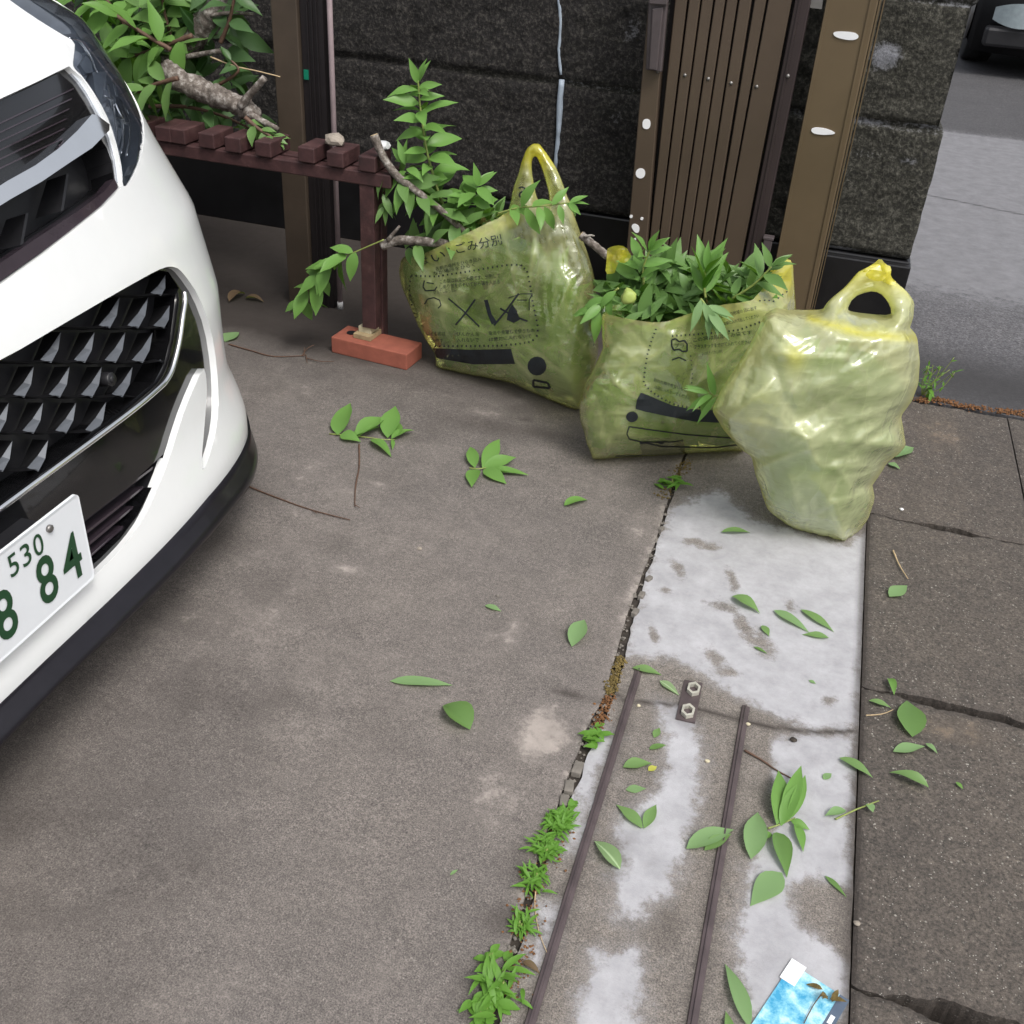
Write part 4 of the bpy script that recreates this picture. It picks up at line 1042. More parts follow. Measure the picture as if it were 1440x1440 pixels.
# ================================================================ LEAVES AND CUTTINGS
def leaf(acc, base, d, n, L, Wd, fold=.25, curl=.6, seg=7, rnd=None, twist=0.0, m=0, wave=0.0):
    """a lanceolate leaf: base point, direction d, face normal n; curl bends it away from n along its length"""
    d = Vector(d).normalized(); n = Vector(n); n = (n-d*n.dot(d)); n = n.normalized() if n.length > 1e-4 else d.orthogonal().normalized()
    s = d.cross(n).normalized(); V = []; p = Vector(base); rnd = random.random() if rnd is None else rnd
    V.append(p.copy()); k = [[0, 0, 0]]; dd = d.copy(); nn = n.copy(); rows = []
    for i in range(1, seg+1):
        t = i/seg
        a = -curl/seg; dd, nn = (dd*math.cos(a)+nn*math.sin(a)).normalized(), (nn*math.cos(a)-dd*math.sin(a)).normalized()
        ss = s*math.cos(twist*t)+nn*math.sin(twist*t)
        p = p+dd*(L/seg)
        wd = Wd*.54*max(0, math.sin(math.pi*min(1, t)**.76))**1.15 if i < seg else 0
        if i == seg: V.append(p.copy()); rows.append(None); continue
        wv = wave*math.sin(t*9+rnd*6)*wd
        V += [p+ss*wd+nn*(wd*fold+wv), p.copy(), p-ss*wd+nn*(wd*fold-wv)]
    Fc = []
    Fc += [(0, 2, 1), (0, 3, 2)]
    for i in range(seg-2):
        a = 1+i*3; b_ = a+3; Fc += [(a, a+1, b_+1, b_), (a+1, a+2, b_+2, b_+1)]
    a = 1+(seg-2)*3; t_ = len(V)-1; Fc += [(a, a+1, t_), (a+1, a+2, t_)]
    n0 = len(acc.V)
    for i in [0, len(V)-1]+list(range(2, len(V)-1, 3)): acc.B[n0+i] = 1.0
    acc.add(V, Fc, rnd, m)
def rv(a=1.0): return Vector((random.uniform(-a, a), random.uniform(-a, a), random.uniform(-a, a)))
def sprig_leaves(acc, pts, n, L, Wd, start=.15, droop=.5, spread=.9, up=Vector((0, -.5, .8)), curl=.7, tip=True):
    """leaves set alternately along a stem"""
    P = resample(pts, 40)
    for i in range(n):
        t = start+(1-start)*(i+.5)/n; k = min(38, int(t*39)); p = P[k]; ax = (P[k+1]-P[k]).normalized()
        q = i*2.4+random.uniform(-.4, .4); o = ax.orthogonal().normalized(); o2 = ax.cross(o)
        side = (o*math.cos(q)+o2*math.sin(q)); d = (ax*(1-spread*.55)+side*spread+Vector((0, 0, -droop*random.uniform(.2, 1)))).normalized()
        k_ = random.uniform(.75, 1.12)*(1 if t < .85 else .8)
        leaf(acc, p, d, up+rv(.45), L*k_, Wd*k_, random.uniform(.15, .5), random.uniform(.2, 1)*curl, 7, wave=.12)
    if tip:
        ax = (P[-1]-P[-3]).normalized()
        for i in range(3): leaf(acc, P[-1], ax+rv(.5), up+rv(.4), L*.65, Wd*.6, .4, .3)
def stalk(name, pts, r0, r1, mat, parent, n=24, rough=.25, sides=10, cut=False):
    P = resample(pts, n); a = Acc()
    a.tube(P, [r0+(r1-r0)*i/(n-1) for i in range(n)], sides, rough=rough, seed=pts[0][0]*7)
    if cut:
        d = (P[0]-P[1]).normalized(); a.tube([P[0]+d*.0003, P[0]+d*.0012], [r0*.86, r0*.80], sides, m=1)
        return a.build(name, [mat, M['cutwood']], parent, True)
    return a.build(name, mat, parent, True)
def cutting(label, cat, name, stem_pts, r0, r1, leafdefs, mat='leaf', barkm='bark', group=None, cut=False, extra=None):
    t = thing(name, label, cat, tuple(stem_pts[0]), group)
    stalk('stem', stem_pts, r0, r1, M[barkm], t, cut=cut)
    if extra:
        for e in extra: stalk('side_twig', *e, t, 10, .2, 6)
    if leafdefs:
        a = Acc()
        for (pts, n, L, Wd, kw) in leafdefs: sprig_leaves(a, pts, n, L, Wd, **kw)
        props(a.build('leaves', M[mat], t, True), None)
    return t
def Yp(Y, *pts): return [PY(x, y, Y) for x, y in pts]
V3 = lambda l, f: [p+Vector((0, f*i/(len(l)-1), 0)) for i, p in enumerate(l)]

# ---- on the bench: thick cut limbs and a heap of leafy cuttings
BZ = .53
def bench_pile():
    t = thing('cut_limb', 'thick grey barked cut limb with a stub, lying across the bench slats', 'branch', PY(300, 140, 2.45))
    stalk('limb', Yp(2.46, (232, 98), (262, 118), (300, 134), (335, 148), (352, 158), (358, 172)), .030, .023, M['bark'], t, 40, .35, 16)
    stalk('stub', Yp(2.44, (338, 150), (352, 132), (372, 110)), .011, .0085, M['bark'], t, 10, .3, 8, True)
    stalk('stub', Yp(2.42, (350, 160), (372, 172), (392, 182)), .010, .006, M['bark'], t, 8, .4, 8)
    t = thing('cut_limb', 'thick dark cut limb slanting up behind the grey one on the bench', 'branch', PY(290, 60, 2.60))
    stalk('limb', Yp(2.66, (228, 90), (262, 62), (292, 30), (318, 0), (345, -40)), .034, .030, M['bark'], t, 40, .35, 16)
    stalk('stub', Yp(2.58, (240, 86), (272, 78), (312, 71)), .008, .006, M['bark'], t, 10, .3, 8)
    stalk('stub', Yp(2.60, (296, 22), (325, 18), (356, 20)), .006, .004, M['bark'], t, 10, .3, 8)
    props(stalk('dry_twig', Yp(2.56, (296, 80), (330, 93), (362, 100), (394, 108)), .0022, .0016, M['cutwood'], None, 16, .2, 6), 'thin pale dry twig reaching from the bench pile to the brown post', 'twig')
    # leafy cuttings, each with its own stem
    defs = [
     ('leafy cutting with broad leaves at the top left, right behind the headlight', [(240, 70), (190, 40), (140, 5), (100, -30)], 2.42, 26, .115, .040, 'leafbright'),
     ('leafy cutting hanging beside the headlight over the left end of the pile', [(250, 110), (215, 120), (190, 135), (180, 160)], 2.38, 16, .095, .036, 'leaf'),
     ('leafy cutting standing up behind the pale stub in the middle of the pile', [(250, 90), (240, 50), (230, 10), (225, -40)], 2.62, 26, .115, .042, 'leaf'),
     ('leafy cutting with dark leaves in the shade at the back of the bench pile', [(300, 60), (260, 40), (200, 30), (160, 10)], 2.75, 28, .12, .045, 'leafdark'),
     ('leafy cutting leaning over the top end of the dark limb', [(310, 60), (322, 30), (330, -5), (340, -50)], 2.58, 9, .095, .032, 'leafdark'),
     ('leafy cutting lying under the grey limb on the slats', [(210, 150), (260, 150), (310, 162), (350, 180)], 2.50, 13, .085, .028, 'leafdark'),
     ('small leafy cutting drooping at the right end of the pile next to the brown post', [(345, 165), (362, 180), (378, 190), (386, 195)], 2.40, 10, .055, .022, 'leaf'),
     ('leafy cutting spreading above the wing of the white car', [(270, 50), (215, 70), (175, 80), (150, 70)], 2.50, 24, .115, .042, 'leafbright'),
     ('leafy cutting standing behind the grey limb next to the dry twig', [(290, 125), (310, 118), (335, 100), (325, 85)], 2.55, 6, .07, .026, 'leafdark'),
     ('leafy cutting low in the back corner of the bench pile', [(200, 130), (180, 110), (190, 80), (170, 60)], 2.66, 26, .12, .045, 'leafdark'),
     ('leafy cutting sticking up in the top left corner beyond the bonnet', [(180, 40), (150, 0), (130, -30), (110, -60)], 2.60, 22, .12, .044, 'leafbright')]
    for lab, P, Y, n, L, W_, mt in defs:
        S = Yp(Y, *P); cutting(lab, 'cutting', 'leafy_cutting', S, .006, .0025, [(S, n, L, W_, {'start': .1, 'curl': .9})], mt, 'twig', 'leafy cuttings piled on the bench')
bench_pile()
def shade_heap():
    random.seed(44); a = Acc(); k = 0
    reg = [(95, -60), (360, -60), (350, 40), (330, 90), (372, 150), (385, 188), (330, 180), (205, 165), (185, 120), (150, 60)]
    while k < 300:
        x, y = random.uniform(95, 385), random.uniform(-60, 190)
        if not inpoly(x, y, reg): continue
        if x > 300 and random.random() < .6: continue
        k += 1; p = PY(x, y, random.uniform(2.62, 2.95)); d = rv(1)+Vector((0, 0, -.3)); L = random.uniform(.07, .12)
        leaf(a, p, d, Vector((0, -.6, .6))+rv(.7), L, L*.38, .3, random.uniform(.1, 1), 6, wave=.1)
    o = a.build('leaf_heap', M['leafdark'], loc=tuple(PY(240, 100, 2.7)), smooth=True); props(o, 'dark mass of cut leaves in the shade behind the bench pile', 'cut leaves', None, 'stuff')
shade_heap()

# ================================================================ THE BAGS
class Bag: pass
def bag(label, outline, base, hole=None, openseg=None, T=.10, Rr=.10, parts=None, seed=0, mat='bag', yel=None, back=.9, lean=0.0, folds=(), nfold=40, famp=.006, wr=.007, step=.0065, facet=.8, fnf=None):
    """outline: pixels; base: two ground pixels that give the upright plane the bag's edge lies in"""
    A, B = G(*base[0]), G(*base[1]); u = (B-A); u.z = 0; u.normalize(); nrm = Vector((u.y, -u.x, 0))   # towards the camera
    up = (Vector((0, 0, 1))-nrm*lean).normalized(); pn = u.cross(up).normalized()
    def toplane(x, y):
        d = ray(x, y); return cO+d*((A-cO).dot(pn)/d.dot(pn))
    def uv(p): q = p-A; return (q.dot(u), q.dot(up))
    def P3(a, b_): return A+u*a+up*b_
    O = [uv(toplane(*p)) for p in outline]
    def dense(poly, s):
        out = []
        for i in range(len(poly)):
            a, b_ = poly[i], poly[(i+1) % len(poly)]; n = max(1, int(math.hypot(b_[0]-a[0], b_[1]-a[1])/s))
            out += [(a[0]+(b_[0]-a[0])*k/n, a[1]+(b_[1]-a[1])*k/n) for k in range(n)]
        return out
    OD = dense([q for i in range(len(O)) for q in ((O[i-1][0]*.12+O[i][0]*.88, O[i-1][1]*.12+O[i][1]*.88), (O[i][0]*.88+O[(i+1) % len(O)][0]*.12, O[i][1]*.88+O[(i+1) % len(O)][1]*.12))], .007); OD = [(a+.002*noise.noise(Vector((a*25, b_*25, seed))), b_+.002*noise.noise(Vector((a*25, b_*25, seed+5)))) for a, b_ in OD]
    H_ = [dense(smooth_poly([uv(toplane(*p)) for p in hole], 1), .012)] if hole else []
    P, Fc = cdt(OD, H_, step, step, (.0012, .0035, .008, .014))
    opn = [uv(toplane(*p)) for p in openseg] if openseg else None
    closed = []
    for i in range(len(OD)):
        a, b_ = OD[i], OD[(i+1) % len(OD)]
        if opn:
            m_ = ((a[0]+b_[0])/2, (a[1]+b_[1])/2)
            if pdist(m_[0], m_[1], opn, False) < .02: continue
        closed.append((a, b_))
    hs_ = [(h[i], h[(i+1) % len(h)]) for h in H_ for i in range(len(h))]
    def prof(x, y):
        d = min(segdist(x, y, a, b_) for a, b_ in closed)
        if hs_: d = min(d, min(segdist(x, y, a, b_) for a, b_ in hs_)*1.0)
        t = min(1, d/Rr); return max(0, 1-(1-t)**2)**.58, d
    def crumple(x, y, sd):
        a = noise.noise(Vector((x*1.8, y*1.8, sd)))*1.8+.5; ca, sa = math.cos(a), math.sin(a)
        p_, q_ = (x*ca+y*sa), (-x*sa+y*ca)
        r1 = 1-abs(noise.noise(Vector((p_*3, q_*9, sd+3))))*2.6
        a2 = noise.noise(Vector((x*3, y*3, sd+40)))*2.5-.6; c2, s2_ = math.cos(a2), math.sin(a2)
        p2, q2 = (x*c2+y*s2_), (-x*s2_+y*c2)
        r2 = 1-abs(noise.noise(Vector((p2*7, q2*20, sd+8))))*2.6
        big = noise.noise(Vector((x*7, y*7, sd+15)))
        return facet*(r1*1.1+big*1.3)+r2*.42-.5
    rnd = random.Random(seed); segs = []
    for f_ in folds:
        q_ = [uv(toplane(*p)) for p in f_]
        for a_, b_ in zip(q_, q_[1:]): segs.append((a_, b_, famp*rnd.choice((1, 1, -.8)), .016))
    ux0 = min(o[0] for o in O); ux1 = max(o[0] for o in O); uz0 = min(o[1] for o in O); uz1 = max(o[1] for o in O)
    for _ in range(nfold):
        cx, cz = rnd.uniform(ux0, ux1), rnd.uniform(uz0, uz1); an = rnd.gauss(.9, .8); l_ = rnd.uniform(.02, .07)
        segs.append(((cx-l_*math.cos(an), cz-l_*math.sin(an)), (cx+l_*math.cos(an), cz+l_*math.sin(an)), famp*rnd.uniform(-.7, .8), rnd.uniform(.007, .014)))
    def creases(x, y):
        h_ = 0.0; f_ = 0.0
        for a_, b_, am, s_ in segs:
            dx, dy = b_[0]-a_[0], b_[1]-a_[1]; L = dx*dx+dy*dy; tt = ((x-a_[0])*dx+(y-a_[1])*dy)/L
            if tt < -.25 or tt > 1.25: continue
            dd_ = abs((x-a_[0])*dy-(y-a_[1])*dx)/math.sqrt(L)
            if dd_ > s_*4: continue
            e_ = sstep(-.25, .1, tt)*sstep(1.25, .9, tt); h_ += am*math.exp(-dd_/s_)*e_; f_ = max(f_, e_*math.exp(-(dd_/.0055)**2)*min(1, abs(am)/.004))
        return h_, f_
    fk = lambda x, y: fnf(*pxof(P3(x, y))) if fnf else 1.0
    for _ in range(110):
        cx, cz = rnd.uniform(ux0, ux1), rnd.uniform(uz0, uz1); an = rnd.uniform(0, 3.14); l_ = rnd.uniform(.008, .03)
        segs.append(((cx-l_*math.cos(an), cz-l_*math.sin(an)), (cx+l_*math.cos(an), cz+l_*math.sin(an)), rnd.uniform(-.0035, .004), rnd.uniform(.004, .008)))
    V = []; yl = []; fo = []
    pr = [prof(*p) for p in P]
    for k, (x, y) in enumerate(P):
        t, d = pr[k]; dr = (cO-P3(x, y)).normalized(); c_ = crumple(x, y, seed)*wr*min(1, d/.02)
        ch, cf = creases(x, y); V.append(P3(x, y)+dr*(T*t*fk(x, y)+c_+ch*min(1, d/.02))); fo.append(cf); yl.append(yel(x, y, d, *pxof(P3(x, y))) if yel else 0.0)
    nf = len(V); bmap = {}; F2 = []
    bd = set(i for e in bedges(Fc) for i in e)
    for k, (x, y) in enumerate(P):
        t, d = pr[k]; isopen = opn and pdist(x, y, opn, False) < .022
        if k in bd and not isopen: bmap[k] = k; continue
        dr = (P3(x, y)-cO); dr.z = 0; dr.normalize(); c_ = crumple(x, y, seed+20)*wr*min(1, d/.02)
        p = P3(x, y)+dr*(T*t*back*fk(x, y)+c_+.001); bmap[k] = len(V); V.append(p); fo.append(0.0); yl.append(yel(x, y, d, *pxof(P3(x, y))) if yel else 0.0)
    f = Fc[0]
    if (V[f[1]]-V[f[0]]).cross(V[f[2]]-V[f[0]]).dot(cO-V[f[0]]) < 0: Fc = [g[::-1] for g in Fc]
    for f in Fc: F2.append(tuple(bmap[i] for i in f[::-1]))
    for v in V:
        if v.z < .003: v.z = .003+.0005*random.random()
    b = Bag(); c = sum((Vector(P3(*o)) for o in O), Vector())/len(O)
    b.t = thing('garbage_bag', label, 'bag', (c.x, c.y, 0), 'yellow rubbish bags of garden cuttings')
    mk('bag_skin', V, Fc+F2, M[mat], b.t, True, {'yel': yl, 'fold': fo})
    b.bvh = BVHTree.FromPolygons(V, Fc); b.P3 = P3; b.uv = uv; b.toplane = toplane; b.O = O; b.prof = prof; b.T = T; b.outline = outline; b.back = back; b.A = A; b.pn = pn; b.OD = OD; b.hole = H_[0] if H_ else None; b.margin = famp*.9+wr*.4+.003
    b.front = (V[:nf], Fc)
    return b
def bag_fill(b, label, n, region, L=.07, Wd=.022, mat='leafbag', dense_f=None, depth=(-.4, 1.0)):
    """loose cut leaves packed in a bag, too many to count"""
    a = Acc(); xs = [p[0] for p in region]; ys = [p[1] for p in region]; k = 0; tries = 0
    while k < n and tries < n*16:
        tries += 1
        x, y = random.uniform(min(xs), max(xs)), random.uniform(min(ys), max(ys))
        if not inpoly(x, y, region): continue
        if dense_f and random.random() > dense_f(x, y): continue
        q = b.uv(b.toplane(x, y)); t, d = b.prof(*q)
        l = L*random.uniform(.5, 1.1)
        if d < .28*l+.004: continue
        p0 = b.P3(*q); dr = (cO-p0).normalized(); f = random.uniform(*depth) if random.random() < .35 else random.uniform(.75, 1.05)
        p = p0+dr*(b.T*t*f*(1 if f > 0 else b.back))
        dv = rv(1); nn = dr+rv(.7)
        if p.z < .03: p.z = .03; dv.z *= .2
        if p.z+dv.normalized().z*l < .008: dv.z = abs(dv.z)
        tmp = Acc(); leaf(tmp, p-dv.normalized()*l*.5 if p.z > .05 else p, dv, nn, l, l*.33, random.uniform(.1, .5), random.uniform(-.3, .9), 5, wave=.1)
        VV = []; bad = False
        for v in tmp.V:
            v = Vector(v); r_ = (v-cO).normalized(); s_ = (b.A-cO).dot(b.pn)/r_.dot(b.pn); hp = cO+r_*s_; q2 = b.uv(hp)
            if not inpoly(q2[0], q2[1], b.OD) or (b.hole and inpoly(q2[0], q2[1], b.hole)): bad = True; break
            t2, d2 = b.prof(*q2)
            dep = s_-(v-cO).length; hi = b.T*t2-.007-b.margin*min(1, d2/.03); lo = -(b.T*t2*b.back)+.007
            if hi < lo: bad = True; break
            VV.append(cO+r_*(s_-max(lo, min(hi, dep))))
            if VV[-1].z < .006: bad = True; break
        if bad: continue
        n_ = len(a.V)
        for i_, r2_ in tmp.B.items(): a.B[n_+i_] = r2_
        a.add(VV, tmp.F, tmp.A[0])
        k += 1
    o = a.build('bagged_leaves', M[mat], loc=tuple(b.P3(*b.uv(b.toplane(*region[0])))), smooth=True); props(o, label, 'cut leaves', None, 'stuff'); return o
def px_text(b, body, p0, p1, hpx, up=None, bold=0.0, name='lettering', sp=1.0, parent=None):
    """lettering laid on the bag skin: baseline p0-p1 in photo pixels"""
    V, Fc = text_verts(body, bold, sp, 2)
    if not V: return None
    x0 = min(v.x for v in V); x1 = max(v.x for v in V); y0 = min(v.y for v in V); y1 = max(v.y for v in V)
    ux, uy = p1[0]-p0[0], p1[1]-p0[1]; l = math.hypot(ux, uy); nx, ny = (uy/l, -ux/l) if up is None else up
    W = [(p0[0]+(v.x-x0)/(x1-x0)*ux+nx*hpx*(v.y-y0)/(y1-y0), p0[1]+(v.x-x0)/(x1-x0)*uy+ny*hpx*(v.y-y0)/(y1-y0)) for v in V]
    return px_mesh(b, W, Fc, name, parent)
def px_mesh(b, W, Fc, name, parent=None, mat='print'):
    V = []; ok = True
    for x, y in W:
        d = ray(x, y); h = b.bvh.ray_cast(cO, d)
        if h[0] is None: h = (b.bvh.find_nearest(b.toplane(x, y)+(-d)*b.T)[0],)
        V.append(h[0]-d*.0016)
    return mk(name, V, Fc, M[mat], parent or b.t, False)
def px_stroke(b, pts, wd, name='print_line', closed=False, parent=None, dash=None):
    P = []; n = len(pts)
    for i in range(n if closed else n-1):
        a, c = pts[i], pts[(i+1) % n]; L = math.hypot(c[0]-a[0], c[1]-a[1]); k = max(1, int(L/3))
        P += [(a[0]+(c[0]-a[0])*j/k, a[1]+(c[1]-a[1])*j/k) for j in range(k)]
    P.append(pts[0] if closed else pts[-1])
    W = []; Fc = []; s = 0
    for i in range(len(P)-1):
        a, c = P[i], P[i+1]; L = math.hypot(c[0]-a[0], c[1]-a[1])
        if L < 1e-6: continue
        nx, ny = -(c[1]-a[1])/L*wd/2, (c[0]-a[0])/L*wd/2; s += 1
        if dash and (s % 2 == 0): continue
        n0 = len(W); e = 1.0 if not dash else dash
        c2 = (a[0]+(c[0]-a[0])*e, a[1]+(c[1]-a[1])*e)
        W += [(a[0]-nx, a[1]-ny), (c2[0]-nx, c2[1]-ny), (c2[0]+nx, c2[1]+ny), (a[0]+nx, a[1]+ny)]; Fc.append((n0+3, n0+2, n0+1, n0))
    return px_mesh(b, W, Fc, name, parent)
def px_fill(b, poly, name='print_block', st=5, parent=None):
    P = smooth_poly(poly, 0); Q = []
    for i in range(len(P)):
        a, c = P[i], P[(i+1) % len(P)]; k = max(1, int(math.hypot(c[0]-a[0], c[1]-a[1])/st)); Q += [(a[0]+(c[0]-a[0])*j/k, a[1]+(c[1]-a[1])*j/k) for j in range(k)]
    W, Fc = cdt(Q, (), st, st); return px_mesh(b, W, Fc, name, parent)

# ---- left bag
s1 = lambda L: [(x/3.4294+540, y/3.4294+180) for x, y in L]
O1 = s1([(80, 640), (70, 690), (85, 760), (120, 850), (160, 940), (210, 1040), (248, 1090), (250, 1155), (400, 1188), (600, 1222), (750, 1290), (880, 1345), (935, 1362), (985, 1320), (1035, 1080), (1030, 950), (1028, 850), (1012, 700), (965, 560), (905, 380), (835, 200), (790, 130), (750, 76), (720, 74), (688, 95), (658, 180), (625, 290), (598, 405), (540, 440), (400, 505), (250, 580), (180, 610), (130, 600)])
H1 = s1([(714, 150), (732, 132), (750, 165), (775, 235), (792, 300), (798, 345), (785, 362), (750, 355), (735, 330), (722, 260), (712, 200)])
def yel1(x, y, d):
    v = .30*math.exp(-(d/.012)**2)
    return v
t1u = None
b1 = bag('leftmost yellow bag, printed in black, one handle up and branches sticking out', O1, ((620, 517), (806, 574)), H1, s1([(560, 440), (400, 505), (250, 580), (180, 610)]), fnf=lambda px, py: 1-.6*sstep(330, 270, py), T=.105, Rr=.13, seed=3, lean=.10, famp=.006, nfold=46,
         folds=[s1(f) for f in ([(760, 380), (800, 560), (790, 700)], [(830, 420), (900, 700)], [(880, 380), (960, 620)], [(190, 800), (440, 960)], [(250, 820), (420, 950)], [(560, 440), (620, 700)], [(640, 1010), (860, 1180)], [(780, 1000), (880, 1090)], [(620, 1110), (760, 1260)], [(500, 780), (600, 640)], [(730, 480), (700, 760)], [(860, 700), (980, 900)], [(840, 900), (1000, 1100)], [(300, 980), (420, 1180)])],
         yel=lambda x, y, d, px, py: min(1, .30*math.exp(-(d/.008)**2)+1.0*sstep(250, 212, py)+.45*math.exp(-(segdist(px, py, (600, 362), (715, 312))/14)**2)+.12))
R1 = s1([(90, 700), (250, 600), (420, 560), (640, 560), (760, 620), (900, 720), (1000, 860), (1010, 1080), (900, 1300), (720, 1240), (270, 1140), (140, 850)])
bag_fill(b1, 'packed green cuttings showing through the skin of the leftmost bag', 620, R1, .11, .03)
def printing1():
    par = None
    T_ = lambda s, a, b_, h, **k: px_text(b1, s, s1([a])[0], s1([b_])[0], h/3.43, **k)
    T_('は', (180, 660), (215, 655), 38); T_('い！', (238, 650), (330, 615), 42); T_('ごみ分別', (352, 608), (572, 560), 52)
    T_('名前の場所をひらき記入', (250, 690), (470, 640), 20); T_('なか場所をひらく', (240, 712), (440, 668), 20)
    T_('この袋は指定ごみ袋です。分別して', (270, 752), (560, 722), 22); T_('しめり気をのぞいてから袋を入れる', (270, 778), (560, 752), 22); T_('ひもでしばらない', (240, 800), (350, 790), 20)
    px_stroke(b1, s1([(128, 715), (122, 780), (135, 860), (160, 930)]), 1.8, dash=.55)
    px_stroke(b1, s1([(130, 712), (250, 716), (420, 690), (520, 672), (600, 660), (660, 660), (690, 690), (705, 760), (715, 830), (730, 900), (742, 960), (740, 1000), (712, 1030), (660, 1040), (560, 1050), (400, 1052), (240, 1052)]), 2.6, dash=.6)
    px_stroke(b1, s1([(195, 735), (188, 765), (200, 785), (245, 782), (255, 765)]), 1.8); px_stroke(b1, s1([(205, 745), (240, 750)]), 1.4)
    px_stroke(b1, s1([(345, 950), (395, 890), (440, 826)]), 2.4); px_stroke(b1, s1([(310, 822), (380, 880), (460, 958)]), 2.0)
    px_stroke(b1, s1([(530, 952), (590, 880), (650, 798)]), 2.6); px_stroke(b1, s1([(560, 870), (620, 905), (692, 932)]), 2.4)
    px_fill(b1, s1([(482, 830), (500, 828), (520, 900), (545, 935), (520, 948), (500, 900)]), 'print_shape'); px_fill(b1, s1([(592, 925), (600, 880), (618, 850), (640, 880), (655, 925), (625, 940)]), 'print_shape')
    px_stroke(b1, s1([(195, 850), (210, 825), (240, 818), (268, 830), (275, 855), (260, 870)]), 1.6)
    px_stroke(b1, s1([(600, 820), (660, 800), (715, 800), (700, 830), (700, 880)]), 1.2); px_stroke(b1, s1([(640, 830), (690, 830)]), 1.2)
    T_('いるものは', (205, 1002), (296, 1002), 20); T_('びんかん缶', (350, 1002), (460, 1005), 20); T_('電池や充電して使うもの', (505, 1000), (725, 985), 20)
    T_('もやす', (230, 1034), (285, 1034), 18); T_('入れないで', (350, 1032), (458, 1032), 20); T_('は絶対に入れないで', (508, 1030), (712, 1012), 20)
    px_fill(b1, s1([(235, 1062), (420, 1070), (612, 1066), (632, 1138), (430, 1140), (255, 1110)]), 'print_band')
    for a0 in ((700, 1110, 48), ):
        cx, cy, r_ = 738, 1148, 46
        px_fill(b1, s1([(cx+r_*math.cos(q*.4), cy+r_*math.sin(q*.4)) for q in range(15)]), 'print_disc', 3)
    px_stroke(b1, s1([(720, 1215), (790, 1230), (800, 1255), (720, 1248)]), 3, closed=True)
    px_stroke(b1, s1([(650, 290), (665, 283), (680, 292), (672, 305), (655, 312), (652, 330), (672, 336), (685, 325)]), 2)
printing1()

# ---- middle bag
s2 = lambda L: [(x/4.0+790, y/4.0+300) for x, y in L]
O2 = s2([(228, 560), (228, 680), (232, 760), (180, 870), (122, 980), (96, 1080), (108, 1180), (148, 1310), (172, 1384), (240, 1382), (600, 1360), (850, 1345), (1040, 1335), (1110, 1230), (1180, 1020), (1240, 820), (1310, 620), (1318, 540), (1308, 400), (1302, 300), (1285, 262), (1262, 258), (1225, 290), (1170, 345), (1120, 440), (1072, 490), (960, 505), (850, 525), (700, 570), (600, 605), (500, 615), (330, 585)])
b2 = bag('middle yellow bag, squat and wide open, printed in black, heaped with leafy cuttings', O2, ((833, 646), (1050, 633)), None, s2([(1225, 290), (1170, 345), (1120, 440), (1072, 490), (960, 505), (850, 525), (700, 570), (600, 605), (500, 615), (330, 585), (228, 560)]), fnf=lambda px, py: 1-.6*sstep(440, 390, py)*sstep(1040, 1080, px), T=.12, Rr=.13, seed=11, lean=.05, famp=.007, nfold=46,
         folds=[s2(f) for f in ([(300, 740), (400, 820), (560, 870)], [(160, 930), (300, 960), (440, 1050)], [(180, 1010), (230, 1150), (230, 1240)], [(560, 640), (620, 690), (700, 740)], [(760, 820), (700, 1000)], [(700, 1000), (900, 860)], [(400, 880), (480, 960)], [(300, 1080), (420, 1100)], [(760, 960), (850, 840)], [(250, 640), (290, 780), (230, 880)], [(1010, 560), (1180, 520)], [(1020, 700), (900, 820)], [(320, 1240), (600, 1280)], [(360, 620), (480, 760)])],
         yel=lambda x, y, d, px, py: min(1, .30*math.exp(-(d/.008)**2)+.85*sstep(430, 380, py)*sstep(1040, 1080, px)+.3*sstep(470, 440, py)+.15))
R2 = s2([(240, 700), (300, 620), (600, 640), (850, 560), (1200, 540), (1180, 900), (1050, 1290), (700, 1330), (250, 1350), (120, 1150), (140, 1000)])
bag_fill(b2, 'packed green cuttings showing through the skin of the middle bag', 620, R2, .10, .03)
